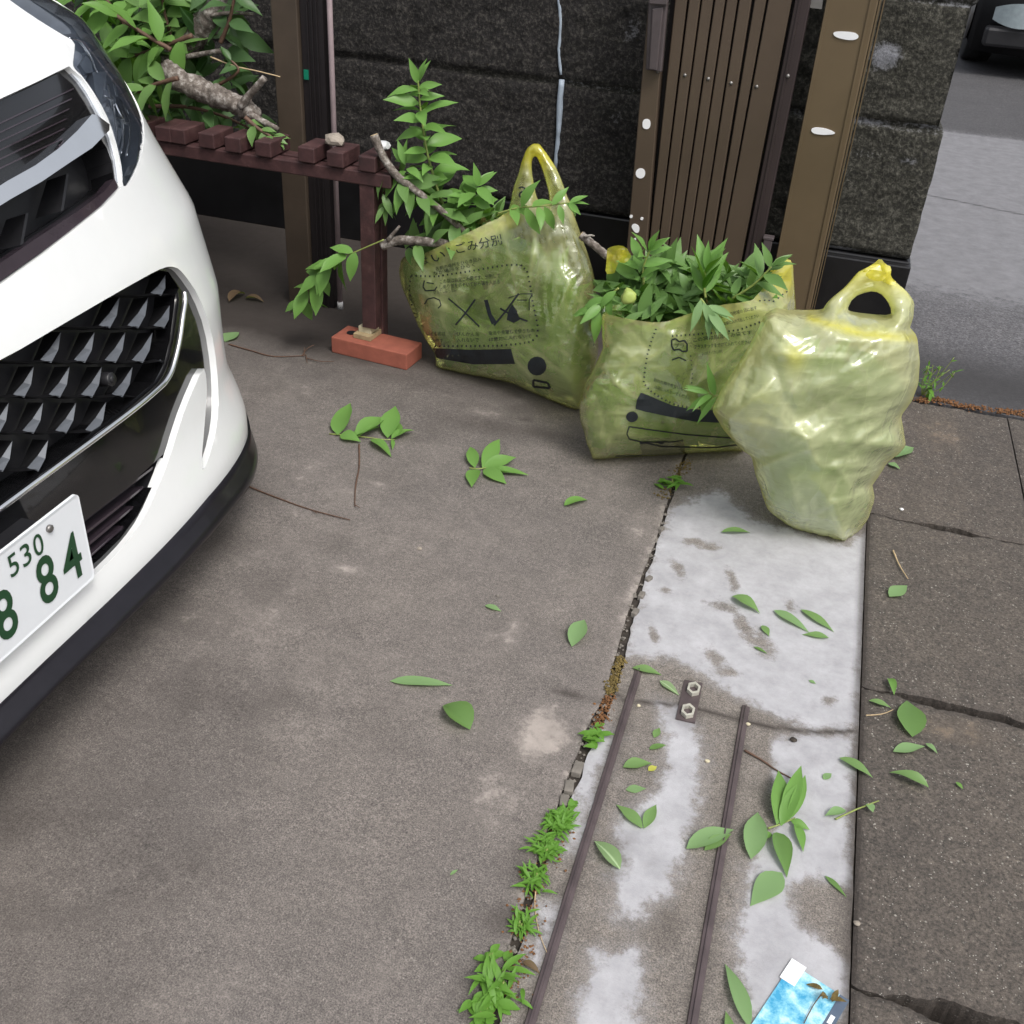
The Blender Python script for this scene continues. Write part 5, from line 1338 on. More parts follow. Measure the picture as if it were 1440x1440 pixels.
def printing2():
    T_ = lambda s, a, b_, h, **k: px_text(b2, s, s2([a])[0], s2([b_])[0], h/4, **k)
    px_stroke(b2, s2([(530, 650), (500, 730), (480, 800), (468, 880), (460, 955), (500, 1000), (560, 1040), (640, 1078), (700, 1090), (820, 1092)]), 2.6, dash=.55)
    px_stroke(b2, s2([(620, 690), (740, 682), (900, 668), (1000, 655), (1120, 610)]), 2.6, dash=.6)
    T_('この袋は指定ごみ袋です', (740, 725), (1070, 680), 24); T_('プラスチックを分けて入れてください', (745, 765), (1065, 735), 24); T_('よく水をきってから入れる', (790, 800), (905, 785), 20)
    T_('お住まいの地域の日に出す', (870, 595), (1100, 540), 22); T_('この袋に入れて出してください', (900, 635), (1110, 585), 22)
    px_stroke(b2, s2([(618, 712), (640, 705), (660, 722), (690, 715), (705, 735), (705, 775), (680, 778), (660, 765), (630, 770), (618, 745)]), 2.2, closed=True)
    T_('プラ', (635, 758), (690, 755), 26)
    px_stroke(b2, s2([(620, 825), (660, 810), (700, 830)]), 1.8); px_stroke(b2, s2([(725, 800), (735, 900), (728, 1000)]), 1.4, dash=.5)
    T_('割れた物や危ないもの', (515, 945), (700, 1005), 20); T_('は袋に入れないでください', (520, 985), (720, 1050), 20)
    px_fill(b2, s2([(445, 1008), (500, 1030), (620, 1080), (720, 1100), (860, 1108), (885, 1178), (740, 1170), (560, 1135), (470, 1115), (415, 1100), (422, 1050)]), 'print_band')
    px_fill(b2, s2([(395+34*math.cos(q*.42), 1145+30*math.sin(q*.42)) for q in range(15)]), 'print_disc', 3)
    px_stroke(b2, s2([(380, 1200), (480, 1215), (700, 1245), (960, 1265), (1010, 1300), (860, 1318), (560, 1312), (380, 1270), (366, 1240)]), 1.8, closed=True)
    px_stroke(b2, s2([(300, 1366), (500, 1362), (700, 1352)]), 1.6)
    px_stroke(b2, s2([(1110, 492), (1150, 488), (1200, 495)]), 1.8, dash=.7); px_stroke(b2, s2([(1215, 480), (1250, 450), (1285, 430)]), 1.8, dash=.7)
printing2()

# ---- right bag
s3 = lambda L: [(x/3.2727+980, y/3.2727+350) for x, y in L]
O3 = s3([(68, 740), (110, 650), (200, 520), (270, 390), (308, 312), (355, 285), (430, 290), (570, 292), (600, 245), (680, 175), (740, 105), (770, 90), (800, 78), (848, 58), (890, 85), (892, 132), (960, 190), (1002, 250), (997, 310), (980, 370), (1012, 410), (1026, 520), (1020, 620), (990, 700), (940, 768), (952, 850), (962, 905), (930, 945), (870, 990), (830, 1060), (808, 1090), (816, 1160), (790, 1240), (740, 1310), (690, 1376), (650, 1372), (560, 1332), (420, 1275), (330, 1205), (300, 1130), (270, 1040), (252, 955), (200, 920), (120, 830)])
H3 = s3([(688, 285), (720, 222), (790, 195), (840, 200), (878, 240), (896, 285), (888, 318), (800, 312), (720, 302)])
b3 = bag('rightmost yellow bag, tall and lumpy with one knotted handle standing up, no printing showing', O3, ((1100, 745), (1215, 745)), H3, None, fnf=lambda px, py: 1-.62*sstep(455, 415, py)*sstep(1140, 1180, px), T=.135, Rr=.14, seed=27, mat='bagc', lean=.0, wr=.008, facet=.9, famp=.011, nfold=30,
         folds=[s3(f) for f in ([(460, 800), (720, 650), (1000, 500)], [(330, 480), (430, 760), (560, 990)], [(100, 760), (500, 860), (540, 990)], [(700, 560), (1010, 430)], [(560, 1000), (800, 1000)], [(700, 800), (950, 700)], [(720, 930), (940, 800)], [(600, 1180), (800, 1110)], [(430, 1060), (480, 1250)], [(620, 1230), (690, 1370)], [(330, 990), (560, 900)], [(740, 880), (900, 760)], [(520, 330), (700, 420), (980, 410)], [(340, 480), (680, 500)], [(640, 1000), (720, 1100), (800, 1110)], [(280, 420), (200, 700)])],
         yel=lambda x, y, d, px, py: min(1, .35*math.exp(-(d/.008)**2)+.6*sstep(430, 385, py)+.9*math.exp(-(min(segdist(px, py, (1140, 448), (1215, 470)), segdist(px, py, (1215, 470), (1292, 476)))/7)**2)+.75*math.exp(-((px-1118)/16)**2-((py-500)/22)**2)+.22*sstep(1100, 1060, px)))
R3 = s3([(110, 740), (300, 560), (480, 480), (800, 500), (900, 620), (880, 900), (780, 1150), (680, 1340), (400, 1240), (290, 1000)])
bag_fill(b3, 'packed green cuttings showing faintly through the skin of the rightmost bag', 560, R3, .115, .03, dense_f=lambda x, y: .35+.65*sstep(480, 640, y))

# ---- cuttings sticking out of the left bag
YB1 = 2.47
cutting('pale barked cut branch leaning out of the left bag with its sawn end up', 'branch', 'cut_branch', Yp(2.36, (526, 190), (536, 215), (556, 245), (590, 272), (625, 300), (662, 335)), .0115, .007,
        [(Yp(2.37, (560, 250), (600, 280), (650, 318), (690, 330)), 24, .095, .032, {'start': .0, 'droop': .5}), (Yp(2.37, (545, 232), (538, 262), (540, 290)), 4, .075, .022, {'droop': 1.2})], 'leaf', 'bark', cut=True)
cutting('tall leafy shoot standing upright out of the left bag', 'branch', 'leafy_shoot', Yp(2.42, (640, 330), (620, 280), (602, 220), (592, 160), (588, 112)), .004, .0018,
        [(Yp(2.42, (632, 310), (615, 270), (602, 220), (592, 160), (588, 118)), 46, .095, .031, {'start': .0, 'droop': .45, 'curl': 1.0}), (Yp(2.42, (640, 320), (660, 290), (672, 262)), 16, .09, .032, {}), (Yp(2.38, (600, 300), (580, 262), (570, 232)), 12, .095, .030, {'droop': .9, 'curl': 1.2})], 'leafbright', 'stem')
cutting('short thick brown branch stub lying in the left corner of the left bag mouth', 'branch', 'cut_branch', Yp(2.34, (538, 346), (560, 338), (600, 340), (640, 345)), .012, .011, [(Yp(2.34, (560, 340), (610, 345), (650, 340)), 9, .075, .025, {})], 'leaf', 'bark', cut=True, extra=[(Yp(2.33, (545, 338), (556, 325), (562, 318)), .006, .003, M['bark'])])
cutting('leafy sprig hanging out on the left in front of the bench leg', 'branch', 'leafy_sprig', Yp(2.30, (540, 337), (505, 352), (470, 368), (440, 395), (420, 425)), .0018, .0012,
        [(Yp(2.30, (500, 354), (470, 368), (445, 392), (422, 425)), 22, .082, .034, {'start': .0, 'droop': .8, 'curl': .5})], 'leafbright', 'stem')
cutting('leafy sprig draped across the standing handle of the left bag', 'branch', 'leafy_sprig', Yp(2.25, (700, 300), (730, 292), (762, 290), (800, 285)), .002, .0015,
        [(Yp(2.24, (715, 297), (735, 292), (765, 290), (800, 286)), 11, .072, .023, {'start': .0, 'droop': .9})], 'leafbright', 'stem')
cutting('leafy shoot filling the mouth of the left bag behind the big lettering', 'branch', 'leafy_shoot', Yp(2.42, (590, 360), (640, 340), (690, 320), (730, 305)), .004, .002,
        [(Yp(2.42, (570, 350), (620, 330), (680, 312), (700, 305)), 26, .09, .03, {'start': .0, 'droop': .3})], 'leaf', 'stem')
# ---- heap out of the middle bag
a = Acc(); random.seed(21)
heap = s2([(210, 560), (240, 400), (330, 300), (450, 250), (560, 240), (700, 260), (860, 290), (1000, 300), (1110, 320), (1150, 380), (1090, 480), (880, 520), (650, 590), (450, 610)])
xs = [p[0] for p in heap]; ys = [p[1] for p in heap]; k = 0
while k < 300:
    x, y = random.uniform(min(xs), max(xs)), random.uniform(min(ys), max(ys))
    if not inpoly(x, y, heap): continue
    k += 1; f = (y-min(ys))/(max(ys)-min(ys)); Y = 2.33-.17*f+random.uniform(-.05, .05)
    p = PY(x, y, Y); d = Vector((random.uniform(-1, 1), random.uniform(-.9, .4), random.uniform(-.5, .9))); L = random.uniform(.06, .10)
    leaf(a, p-d.normalized()*L*.4, d, Vector((0, -.4, .9))+rv(.6), L, L*.29, random.uniform(.1, .5), random.uniform(-.2, 1.1), 7, wave=.12)
o = a.build('leaf_heap', M['leaf'], loc=tuple(PY(950, 430, 2.25)), smooth=True); props(o, 'dense heap of glossy green cut leaves bulging out of the middle bag', 'cut leaves', None, 'stuff')
cutting('upright tuft of pointed leaves in the middle of the heap before the gate', 'branch', 'leafy_shoot', Yp(2.14, (992, 418), (990, 400), (992, 380)), .003, .0015, [(Yp(2.14, (990, 415), (990, 398), (994, 380)), 9, .095, .026, {'start': 0, 'droop': -.9, 'spread': .7, 'curl': .3})], 'leafbright', 'stem')
cutting('sprig with long pale curling leaves hanging over the front rim of the middle bag', 'branch', 'leafy_sprig', Yp(2.06, (985, 420), (990, 426), (994, 432)), .0025, .002, [(Yp(2.05, (986, 420), (990, 428), (996, 436)), 7, .095, .022, {'start': 0, 'droop': 1.1, 'spread': .9, 'curl': 1.2})], 'leafpale', 'stem')
cutting('leafy sprig drooping over the left rim of the middle bag', 'branch', 'leafy_sprig', Yp(2.10, (870, 405), (850, 422), (838, 436)), .0025, .002, [(Yp(2.09, (868, 408), (850, 424), (836, 436)), 9, .075, .022, {'start': 0, 'droop': .7, 'spread': .9, 'curl': 1.0})], 'leafbright', 'stem')
cutting('young pale sprig poking out low between the middle bag and the right bag', 'branch', 'leafy_sprig', Yp(1.93, (1012, 556), (1005, 556), (998, 552)), .0018, .0015, [(Yp(1.93, (1008, 558), (1002, 556), (997, 553)), 6, .085, .015, {'start': 0, 'droop': .2, 'spread': 1.0, 'curl': .9})], 'leafbright', 'stem')
cutting('leafy shoot at the right end of the heap by the raised bag corner', 'branch', 'leafy_shoot', Yp(2.18, (1030, 420), (1060, 400), (1085, 375)), .003, .0015, [(Yp(2.18, (1030, 418), (1060, 398), (1085, 375)), 10, .08, .024, {'start': 0, 'droop': .1, 'curl': .5})], 'leaf', 'stem')
cutting('leafy shoot at the top left of the heap, below the white dabs', 'branch', 'leafy_shoot', Yp(2.22, (905, 400), (905, 375), (915, 350)), .003, .0015, [(Yp(2.22, (902, 398), (900, 375), (912, 352)), 10, .085, .025, {'start': 0, 'droop': -.2, 'curl': .7})], 'leafbright', 'stem')
t = cutting('cut twig end poking out between the left bag and the middle bag', 'branch', 'cut_branch', Yp(2.28, (817, 330), (832, 342), (852, 358), (875, 372)), .0095, .009, None, cut=True, extra=[(Yp(2.27, (822, 333), (830, 331), (836, 332)), .0035, .002, M['bark'])])
rock('fruit', tuple(PY(884, 417, 2.02)), .016, .016, .017, M['peach'], 'small round unripe green fruit among the leaves of the middle bag', 'fruit', seed=9)
# knotted yellow handle of the middle bag
def ribbon(b, name, pts, wpx, Y, mat='bag', yelv=1.0, fold=.012, seed=0):
    P = resample([PY(x, y, Y) for x, y in pts], 26); V = []; Fc = []; n = 7
    for i, p in enumerate(P):
        t_ = (P[min(i+1, 25)]-P[max(i-1, 0)]).normalized(); s = t_.cross((cO-p).normalized()).normalized(); v = (cO-p).normalized()
        w_ = wpx(i/25) if callable(wpx) else wpx
        for k in range(n+1):
            q = k/n-.5; V.append(p+s*(w_*q)+v*(fold*noise.noise(Vector((q*5, i*.25, seed)))+.004*math.sin(q*14)))
    for i in range(25):
        for k in range(n): Fc.append((i*(n+1)+k, i*(n+1)+k+1, (i+1)*(n+1)+k+1, (i+1)*(n+1)+k))
    return mk(name, V, Fc, M[mat], b.t, True, {'yel': [yelv]*len(V)})
def flap(b, name, poly, Y, amp=.012, seed=0, yv=1.0):
    O = [PY(x, y, Y) for x, y in smooth_poly(poly, 1)]; P, Fc = cdt([(p.x, p.z) for p in O], (), .004, .004)
    V = []
    for x, z in P: V.append(Vector((x, Y+amp*(1-2*abs(noise.noise(Vector((x*30, z*16, seed)))))+amp*.5*noise.noise(Vector((x*70, z*60, seed))), z)))
    return mk(name, V, Fc, M['bag'], b.t, True, {'yel': [yv]*len(V)})
flap(b2, 'handle', [(851, 385), (853, 365), (852, 352), (860, 346), (872, 346), (884, 354), (882, 362), (872, 364), (868, 374), (862, 388)], 2.20, seed=1)
flap(b2, 'handle', [(866, 352), (878, 350), (888, 360), (880, 372), (868, 370)], 2.185, seed=4)
flap(b3, 'knot', [(1206, 392), (1216, 378), (1228, 374), (1238, 366), (1246, 374), (1254, 378), (1252, 392), (1262, 402), (1250, 404), (1238, 396), (1222, 404)], 1.925, .014, 3)
flap(b3, 'knot', [(1215, 388), (1226, 380), (1240, 382), (1250, 390), (1238, 400), (1224, 396)], 1.905, .012, 8)

# ================================================================ FALLEN LEAVES, SPRIGS, TWIGS, WEEDS
random.seed(5)
LEAFG = 'leaves fallen on the ground'
def fallen(label, p0, p1, wr=.30, mat='leaf', curl=.5, fold=.35, z=.004, flip=False, twist=0.0, seg=8):
    mat = {'leaf': 'leafmid', 'leafdark': 'leaf'}.get(mat, mat)
    A, B = G(*p0, z), G(*p1, z); d = B-A; L = d.length; a = Acc()
    n = Vector((0, 0, 1)) if not flip else Vector((0, 0, -1))
    a_ = curl
    # arc that starts and ends near the ground: start pitched up by half the curl
    d2 = (d.normalized()*math.cos(a_/2)+Vector((0, 0, 1))*math.sin(a_/2)*(1))
    leaf(a, A, d2, Vector((0, 0, 1)), L*1.02, L*wr*.88, fold, a_, seg, rnd=random.random(), twist=twist, wave=.08)
    mn = min(v[2] for v in a.V); a.V = [(v[0], v[1], v[2]-mn+.0012) for v in a.V]
    if flip: a.F = [f[::-1] for f in a.F]
    o = a.build('fallen_leaf', M[mat], loc=(A.x, A.y, 0), smooth=True); return props(o, label, 'leaf', LEAFG)
FL = [
 ('long pale green leaf lying crosswise in the middle of the driveway', (548, 957), (636, 962), .24, 'leafpale', .25, .2, 0),
 ('dark green folded leaf just below the long pale one on the driveway', (661, 1027), (622, 990), .62, 'leafdark', .9, .7, 0),
 ('tiny pale leaf near a yellow stain in the middle of the driveway', (682, 850), (705, 858), .45, 'leafpale', .3, .3, 0),
 ('pale leaf pointing away from the viewer, on the driveway close to the crack', (804, 909), (822, 870), .42, 'leafpale', .4, .5, 0),
 ('small dark green leaf on the driveway in front of the middle bag', (793, 711), (827, 702), .42, 'leafbright', .7, .5, 0),
 ('green leaf on the pale concrete between the crack and the right bag', (1014, 748), (1056, 748), .30, 'leaf', .5, .5, 0),
 ('leaf with a lifted edge on the white patch, left of a group of three', (1029, 838), (1069, 861), .42, 'leaf', .5, .6, 0),
 ('longest leaf of the group of three on the white patch', (1088, 857), (1138, 888), .30, 'leafpale', .3, .3, 0),
 ('upper slim leaf of the group of three on the white patch', (1126, 856), (1173, 887), .27, 'leaf', .3, .3, 0),
 ('lowest short leaf of the group of three on the white patch', (1166, 896), (1128, 891), .36, 'leaf', .4, .3, 0),
 ('tiny dark leaf scrap on the white patch below the lifted-edge leaf', (1072, 878), (1082, 893), .5, 'leaf', .3, .3, 0),
 ('leaf at the lower left edge of the white patch next to the crack', (889, 938), (931, 948), .36, 'leaf', .4, .4, 0),
 ('bluish leaf touching the anchor plate with the hexagonal rings', (928, 956), (955, 976), .40, 'leafpale', .3, .3, 1),
 ('pale leaf by a short twig on the upper pavement slab', (1251, 838), (1276, 822), .50, 'leafpale', .2, .2, 0),
 ('dark bluish leaf standing above a pale one on the pavement slab', (1283, 1036), (1276, 984), .55, 'leafdark', .4, .3, 0),
 ('narrow curled leaf at the top of the pavement slab group', (1250, 954), (1258, 976), .40, 'leafbright', .8, .8, 0),
 ('small leaf on a thin stem beside the narrow curled one on the pavement', (1222, 984), (1254, 994), .36, 'leaf', .4, .5, 0),
 ('pale leaf joined to a small one just below the dark bluish leaf', (1256, 1056), (1301, 1048), .36, 'leafpale', .3, .3, 0),
 ('small pale tip leaf right of the pale one on the pavement slab', (1302, 1044), (1319, 1058), .42, 'leafpale', .4, .5, 0),
 ('green leaf lying across the edge between white concrete and pavement', (1180, 1065), (1228, 1092), .33, 'leaf', .5, .5, 0),
 ('curled leaf lowest on the dark pavement slab', (1306, 1108), (1250, 1084), .34, 'leaf', .9, .6, 0),
 ('broad leaf between the rails with a yellow scrap at its tip', (876, 1078), (917, 1072), .46, 'leaf', .5, .4, 0),
 ('tiny yellow leaf scrap between the rails', (912, 1082), (924, 1076), .7, 'yellowleaf', .2, .2, 0),
 ('blunt cut leaf piece between the rails below the yellow scrap', (880, 1109), (909, 1107), .50, 'leafpale', .1, .1, 0),
 ('larger leaf of a joined pair between the rails', (904, 1164), (867, 1130), .36, 'leaf', .3, .5, 0),
 ('smaller leaf of a joined pair between the rails', (906, 1164), (923, 1130), .36, 'leaf', .3, .5, 0),
 ('pale grey-green leaf right beside the left rail', (872, 1222), (836, 1181), .46, 'leafpale', .6, .6, 1),
 ('big doubled pale leaf lying over the right rail', (965, 1193), (1032, 1165), .36, 'leafpale', .4, .4, 0),
 ('small leaf lying on the big doubled leaf over the right rail', (992, 1190), (1030, 1166), .36, 'leaf', .4, .4, 0, .012),
 ('pale leaf standing up just right of the right rail', (1056, 1208), (1066, 1141), .40, 'leafpale', .4, .6, 0),
 ('dark folded leaf below the leafy sprig on the white strip', (1092, 1170), (1107, 1232), .38, 'leafdark', .5, .7, 0),
 ('broad pale leaf at the lower end of the group on the white strip', (1100, 1226), (1056, 1272), .50, 'leafpale', .25, .15, 0),
 ('slim dark leaf at the right edge of the white strip', (1160, 1230), (1191, 1260), .22, 'leafdark', .3, .4, 0),
 ('large pale leaf at the bottom edge beside the blue card', (1054, 1446), (1020, 1354), .26, 'leafpale', .5, .5, 0),
 ('short leaf partly cut by the bottom edge beside the large pale leaf', (1030, 1470), (1021, 1420), .30, 'leaf', .5, .5, 0),
 ('small dark leaf scrap between the rails above the yellow scrap', (913, 1052), (937, 1046), .4, 'leafdark', .3, .3, 0),
 ('small dark leaf scrap close to the top end of the left rail', (920, 1036), (928, 1022), .5, 'leaf', .3, .3, 0),
 ('tiny yellow-green scrap alone on the lower driveway', (633, 1229), (644, 1221), .35, 'leafpale', .3, .3, 0),
 ('tiny bright scrap on the white strip above the leafy sprig', (1158, 1094), (1170, 1086), .6, 'leafpale', .2, .2, 0),
 ('tiny green scrap on the right side of the dark pavement slab', (1345, 1098), (1355, 1108), .5, 'leafbright', .3, .3, 0),
 ('pale leaf sticking out from under the right bag, the upper of two', (1252, 643), (1285, 628), .50, 'leafpale', .3, .3, 0),
 ('pale leaf sticking out from under the right bag, the lower of two', (1249, 650), (1266, 658), .60, 'leafpale', .3, .3, 0),
 ('rounded green leaf beside the flank of the white car', (316, 480), (336, 466), .60, 'leafpale', .3, .3, 0),
 ('tiny leaf scrap lying on the white patch near its right edge', (1138, 955), (1148, 960), .6, 'leafpale', .2, .2, 0),
 ('thin dark leaf scrap below the scrap on the white patch', (1060, 908), (1080, 918), .25, 'leafdark', .3, .3, 0),
]
M['yellowleaf'] = leafmat('yellow_leaf', (.50, .50, .05), (.6, .6, .1), (.5, .5, .1))
for e in FL:
    fallen(e[0], e[1], e[2], e[3], e[4], e[5], e[6], e[8] if len(e) > 8 else .004, bool(e[7]))
def gsprig(label, stem, leaves, mat='leafbright', smat='stem', r=.0016, name='leafy_sprig', hz=.010):
    S = [G(x, y, .003+.004*math.sin(i)) for i, (x, y) in enumerate(stem)]
    t = thing(name, label, 'sprig', (S[0].x, S[0].y, 0)); stalk('stem', S, r, r*.6, M[smat], t, 16, .2, 6)
    a = Acc()
    for (p0, p1, wr, lift, curl) in leaves:
        A, B = G(*p0, .006), G(*p1, .006); d = B-A; L = d.length*(1+.25*lift)
        lift *= .45; leaf(a, A, d.normalized()+Vector((0, 0, lift+curl*.35)), Vector((0, -.2, 1))+rv(.35), L, L*wr, random.uniform(.3, .6), curl, 8, wave=.1)
    a.V = [(v[0], v[1], max(v[2], .0015)) for v in a.V]
    a.build('leaves', M[mat], t, True); return t
gsprig('upper left sprig of bright leaves on the driveway, in front of the red brick', [(463, 610), (500, 613), (540, 618), (556, 618)],
  [((475, 612), (488, 584), .42, .7, .3), ((478, 612), (505, 622), .5, .2, .4), ((500, 616), (542, 596), .38, .5, .4), ((520, 618), (552, 640), .30, .1, .4), ((545, 616), (554, 588), .38, .7, .3), ((550, 618), (580, 606), .34, .3, .5), ((555, 615), (560, 600), .5, .5, .3), ((552, 618), (553, 632), .2, 0, .3), ((495, 614), (530, 606), .4, .5, .4)])
gsprig('sprig of dark pointed leaves on the driveway between the left and middle bags', [(660, 658), (675, 659), (690, 656)],
  [((668, 658), (660, 632), .30, .3, .4), ((668, 660), (662, 684), .42, .1, .3), ((678, 658), (704, 632), .30, .6, .4), ((680, 658), (724, 650), .36, .4, .4), ((680, 660), (710, 680), .42, .1, .4), ((690, 660), (743, 668), .24, .1, .3), ((684, 660), (722, 665), .3, .2, .5)], 'leafbright')
gsprig('leafy sprig with curved upright leaves on the white strip', [(1080, 1165), (1100, 1158), (1118, 1150)],
  [((1092, 1160), (1100, 1100), .30, .6, .6), ((1100, 1158), (1122, 1097), .20, .8, .7), ((1105, 1156), (1138, 1108), .18, .7, .8), ((1112, 1154), (1138, 1168), .4, .1, .5), ((1118, 1158), (1132, 1196), .30, .1, .5), ((1098, 1162), (1116, 1118), .25, .9, .5), ((1082, 1170), (1076, 1180), .7, .1, .2)], 'leafbright')
gsprig('small sprig of two leaves lying across the edge of the white strip', [(1175, 1152), (1205, 1138), (1236, 1126)], [((1190, 1140), (1160, 1146), .40, .1, .4), ((1220, 1130), (1228, 1142), .8, .1, .3)], 'leafpale')
def twig(label, pts, r=.0016, forks=(), mat='twig'):
    S = [G(x, y, .003) for x, y in pts]; t = thing('twig', label, 'twig', (S[0].x, S[0].y, 0)); stalk('stem', S, r, r*.5, M[mat], t, 24, .4, 6)
    for f in forks: stalk('side_twig', [G(x, y, .004+.01*i/(len(f))) for i, (x, y) in enumerate(f)], r*.6, r*.3, M[mat], t, 8, .3, 5)
twig('thin reddish twig running down from the upper left sprig', [(505, 625), (505, 655), (500, 685), (499, 712)], .0022, [[(499, 710), (506, 714)]])
twig('long thin dark twig beside the front corner of the car', [(350, 684), (385, 698), (435, 716), (492, 731)], .0020, [[(440, 718), (446, 722)]])
twig('forked reddish twig on the dark ground left of the brick', [(322, 484), (350, 492), (385, 501), (428, 500)], .0024, [[(425, 500), (432, 490), (442, 485)], [(430, 503), (450, 508), (470, 508)], [(430, 498), (432, 510)], [(428, 500), (428, 488)]])
twig('short straight twig on the upper pavement slab', [(1256, 774), (1265, 795), (1277, 814)], .0018, mat='cutwood')
twig('thin dark twig lying from the right rail to the white strip', [(1047, 1055), (1070, 1068), (1092, 1083), (1112, 1094)], .0020)
twig('pale thin twig by the small leaf on the pavement', [(1218, 1006), (1240, 1004), (1256, 998)], .0012, mat='cutwood')
twig('long dry grass stalk curving from the weeds to the left rail', [(757, 1232), (752, 1270), (758, 1310), (772, 1346)], .0010, mat='cutwood')
def weed(label, c, n, L, wd, spread=1.0, hgt=.6, name='weed', mat='weed', seed=0):
    random.seed(seed); C0 = G(*c, 0); t = thing(name, label, 'weed', tuple(C0), 'weeds growing along the crack'); a = Acc(); st = Acc()
    for i in range(n):
        q = random.uniform(0, 6.283); e = random.uniform(.1, 1.9)*hgt; d = Vector((math.cos(q)*spread, math.sin(q)*spread, e))
        b_ = C0+Vector((random.gauss(0, 1)*L*.25, random.gauss(0, 1)*L*.36, .004+random.uniform(0, .25)*L*hgt))
        l = L*random.uniform(.45, 1); leaf(a, b_, d, Vector((0, 0, 1)), l, l*wd, .3, random.uniform(.3, 1.2), 6)
    for i in range(5):
        q = random.uniform(0, 6.28); st.tube([C0, C0+Vector((math.cos(q)*L*.1, math.sin(q)*L*.2, L*.3*hgt+.006))], .0012, 5)
    a.V = [(v[0], v[1], max(v[2], .001)) for v in a.V]
    a.build('leaves', M[mat], t, True); st.build('stem', M['stem'], t, True)
weed('topmost bright weed tuft in the lower crack', (785, 1160), 150, .026, .20, seed=1)
weed('middle bright weed tuft in the lower crack, just under the topmost', (768, 1198), 120, .026, .20, seed=2)
weed('bright weed tuft above the bare gap in the lower crack', (752, 1238), 75, .026, .20, seed=3)
weed('small bright weed tuft between the bare gap and the largest weed', (731, 1305), 50, .024, .20, seed=4)
weed('largest weed with broader leaves at the bottom of the crack', (702, 1392), 40, .046, .20, seed=5, hgt=.6)
weed('small flat weed beside the largest one at the bottom of the crack', (680, 1425), 20, .035, .4, seed=6, hgt=.3)
weed('tiny weed with small leaves high up in the crack beside the left rail', (836, 1038), 22, .032, .4, seed=7, hgt=.5)
weed('small weeds in the crack right below the middle bag', (945, 682), 22, .04, .3, seed=8, hgt=.5)
weed('low weed with rounder leaves left of the crack above the largest weed', (690, 1350), 9, .026, .50, seed=18, hgt=.4)
weed('low weed with rounder leaves between the chips and the topmost tuft', (800, 1142), 12, .022, .55, seed=19, hgt=.4)
# thin tall weed behind the right bag
random.seed(9)
C0 = G(1296, 556); t = thing('tall_weed', 'thin straggly weed standing behind the right edge of the right bag', 'weed', tuple(C0)); a = Acc(); s_ = Acc()
for i in range(9):
    q = random.uniform(-1.2, 1.2); tip = C0+Vector((.03+.05*math.sin(q), .03*math.cos(q*3), random.uniform(.05, .13))); P = resample([C0, (C0+tip)/2+rv(.01), tip], 8)
    s_.tube(P, .0009, 5)
    for k in range(7): leaf(a, P[random.randrange(2, 8)], rv(1)+Vector((0, 0, .2)), Vector((0, 0, 1))+rv(.4), random.uniform(.012, .026), .005, .2, .4, 5)
for i in range(6): leaf(a, C0+rv(.01)+Vector((.015, 0, .02)), rv(1)+Vector((0, -.3, .1)), Vector((0, 0, 1)), .045, .010, .2, .6, 6)
s_.build('stems', M['stem'], t, True); a.build('leaves', M['weed'], t, True)
def patchy(name, label, cat, path, wd, n, s, mat, kind='stuff', zr=.004, par=None):
    a = Acc(); P = [G(x, y) for x, y in path]; P = resample(P, 60) if len(P) > 1 else P*60
    for i in range(n):
        p = P[random.randrange(len(P))]; p = Vector((p.x+random.gauss(0, wd), p.y+random.gauss(0, wd*.8), random.uniform(-.004, zr)))
        r_ = s*random.uniform(.4, 1.2); o = [Vector((random.gauss(0, 1), random.gauss(0, 1), random.gauss(0, 1))).normalized()*r_ for _ in range(6)]
        ax = [Vector((r_, 0, 0)), Vector((0, r_, 0)), Vector((-r_, 0, 0)), Vector((0, -r_, 0)), Vector((0, 0, r_*.7)), Vector((0, 0, -r_*.7))]
        V = [p+v*random.uniform(.7, 1.2) for v in ax]; a.add(V, [(0, 1, 4), (1, 2, 4), (2, 3, 4), (3, 0, 4), (1, 0, 5), (2, 1, 5), (3, 2, 5), (0, 3, 5)], random.random())
    o = a.build(name, M[mat], loc=tuple(P[0])); return props(o, label, cat, None, kind)
patchy('moss', 'tufty brown-green moss in the crack at the corner of the white patch', 'moss', [(872, 925), (866, 950), (858, 975)], .005, 420, .0030, 'moss')
patchy('moss', 'reddish moss in the crack above the tiny weed', 'moss', [(858, 980), (848, 1005), (840, 1025)], .006, 260, .0028, 'mossred')
patchy('moss', 'reddish moss around the roots of the bright weeds', 'moss', [(795, 1150), (775, 1200), (745, 1260), (738, 1330), (705, 1410)], .012, 420, .0024, 'mossred')
patchy('moss', 'orange-brown moss along the seam between pavement and road', 'moss', [(1292, 562), (1320, 562), (1350, 570), (1400, 577), (1440, 582)], .010, 520, .0038, 'mossred')
patchy('moss', 'dark debris and moss under the small weeds below the middle bag', 'moss', [(965, 650), (950, 672), (930, 700)], .008, 260, .0032, 'moss')
patchy('gravel', 'loose grit and mortar crumbs lying in the crack', 'grit', CRK, .004, 520, .0034, 'chip', zr=.002)
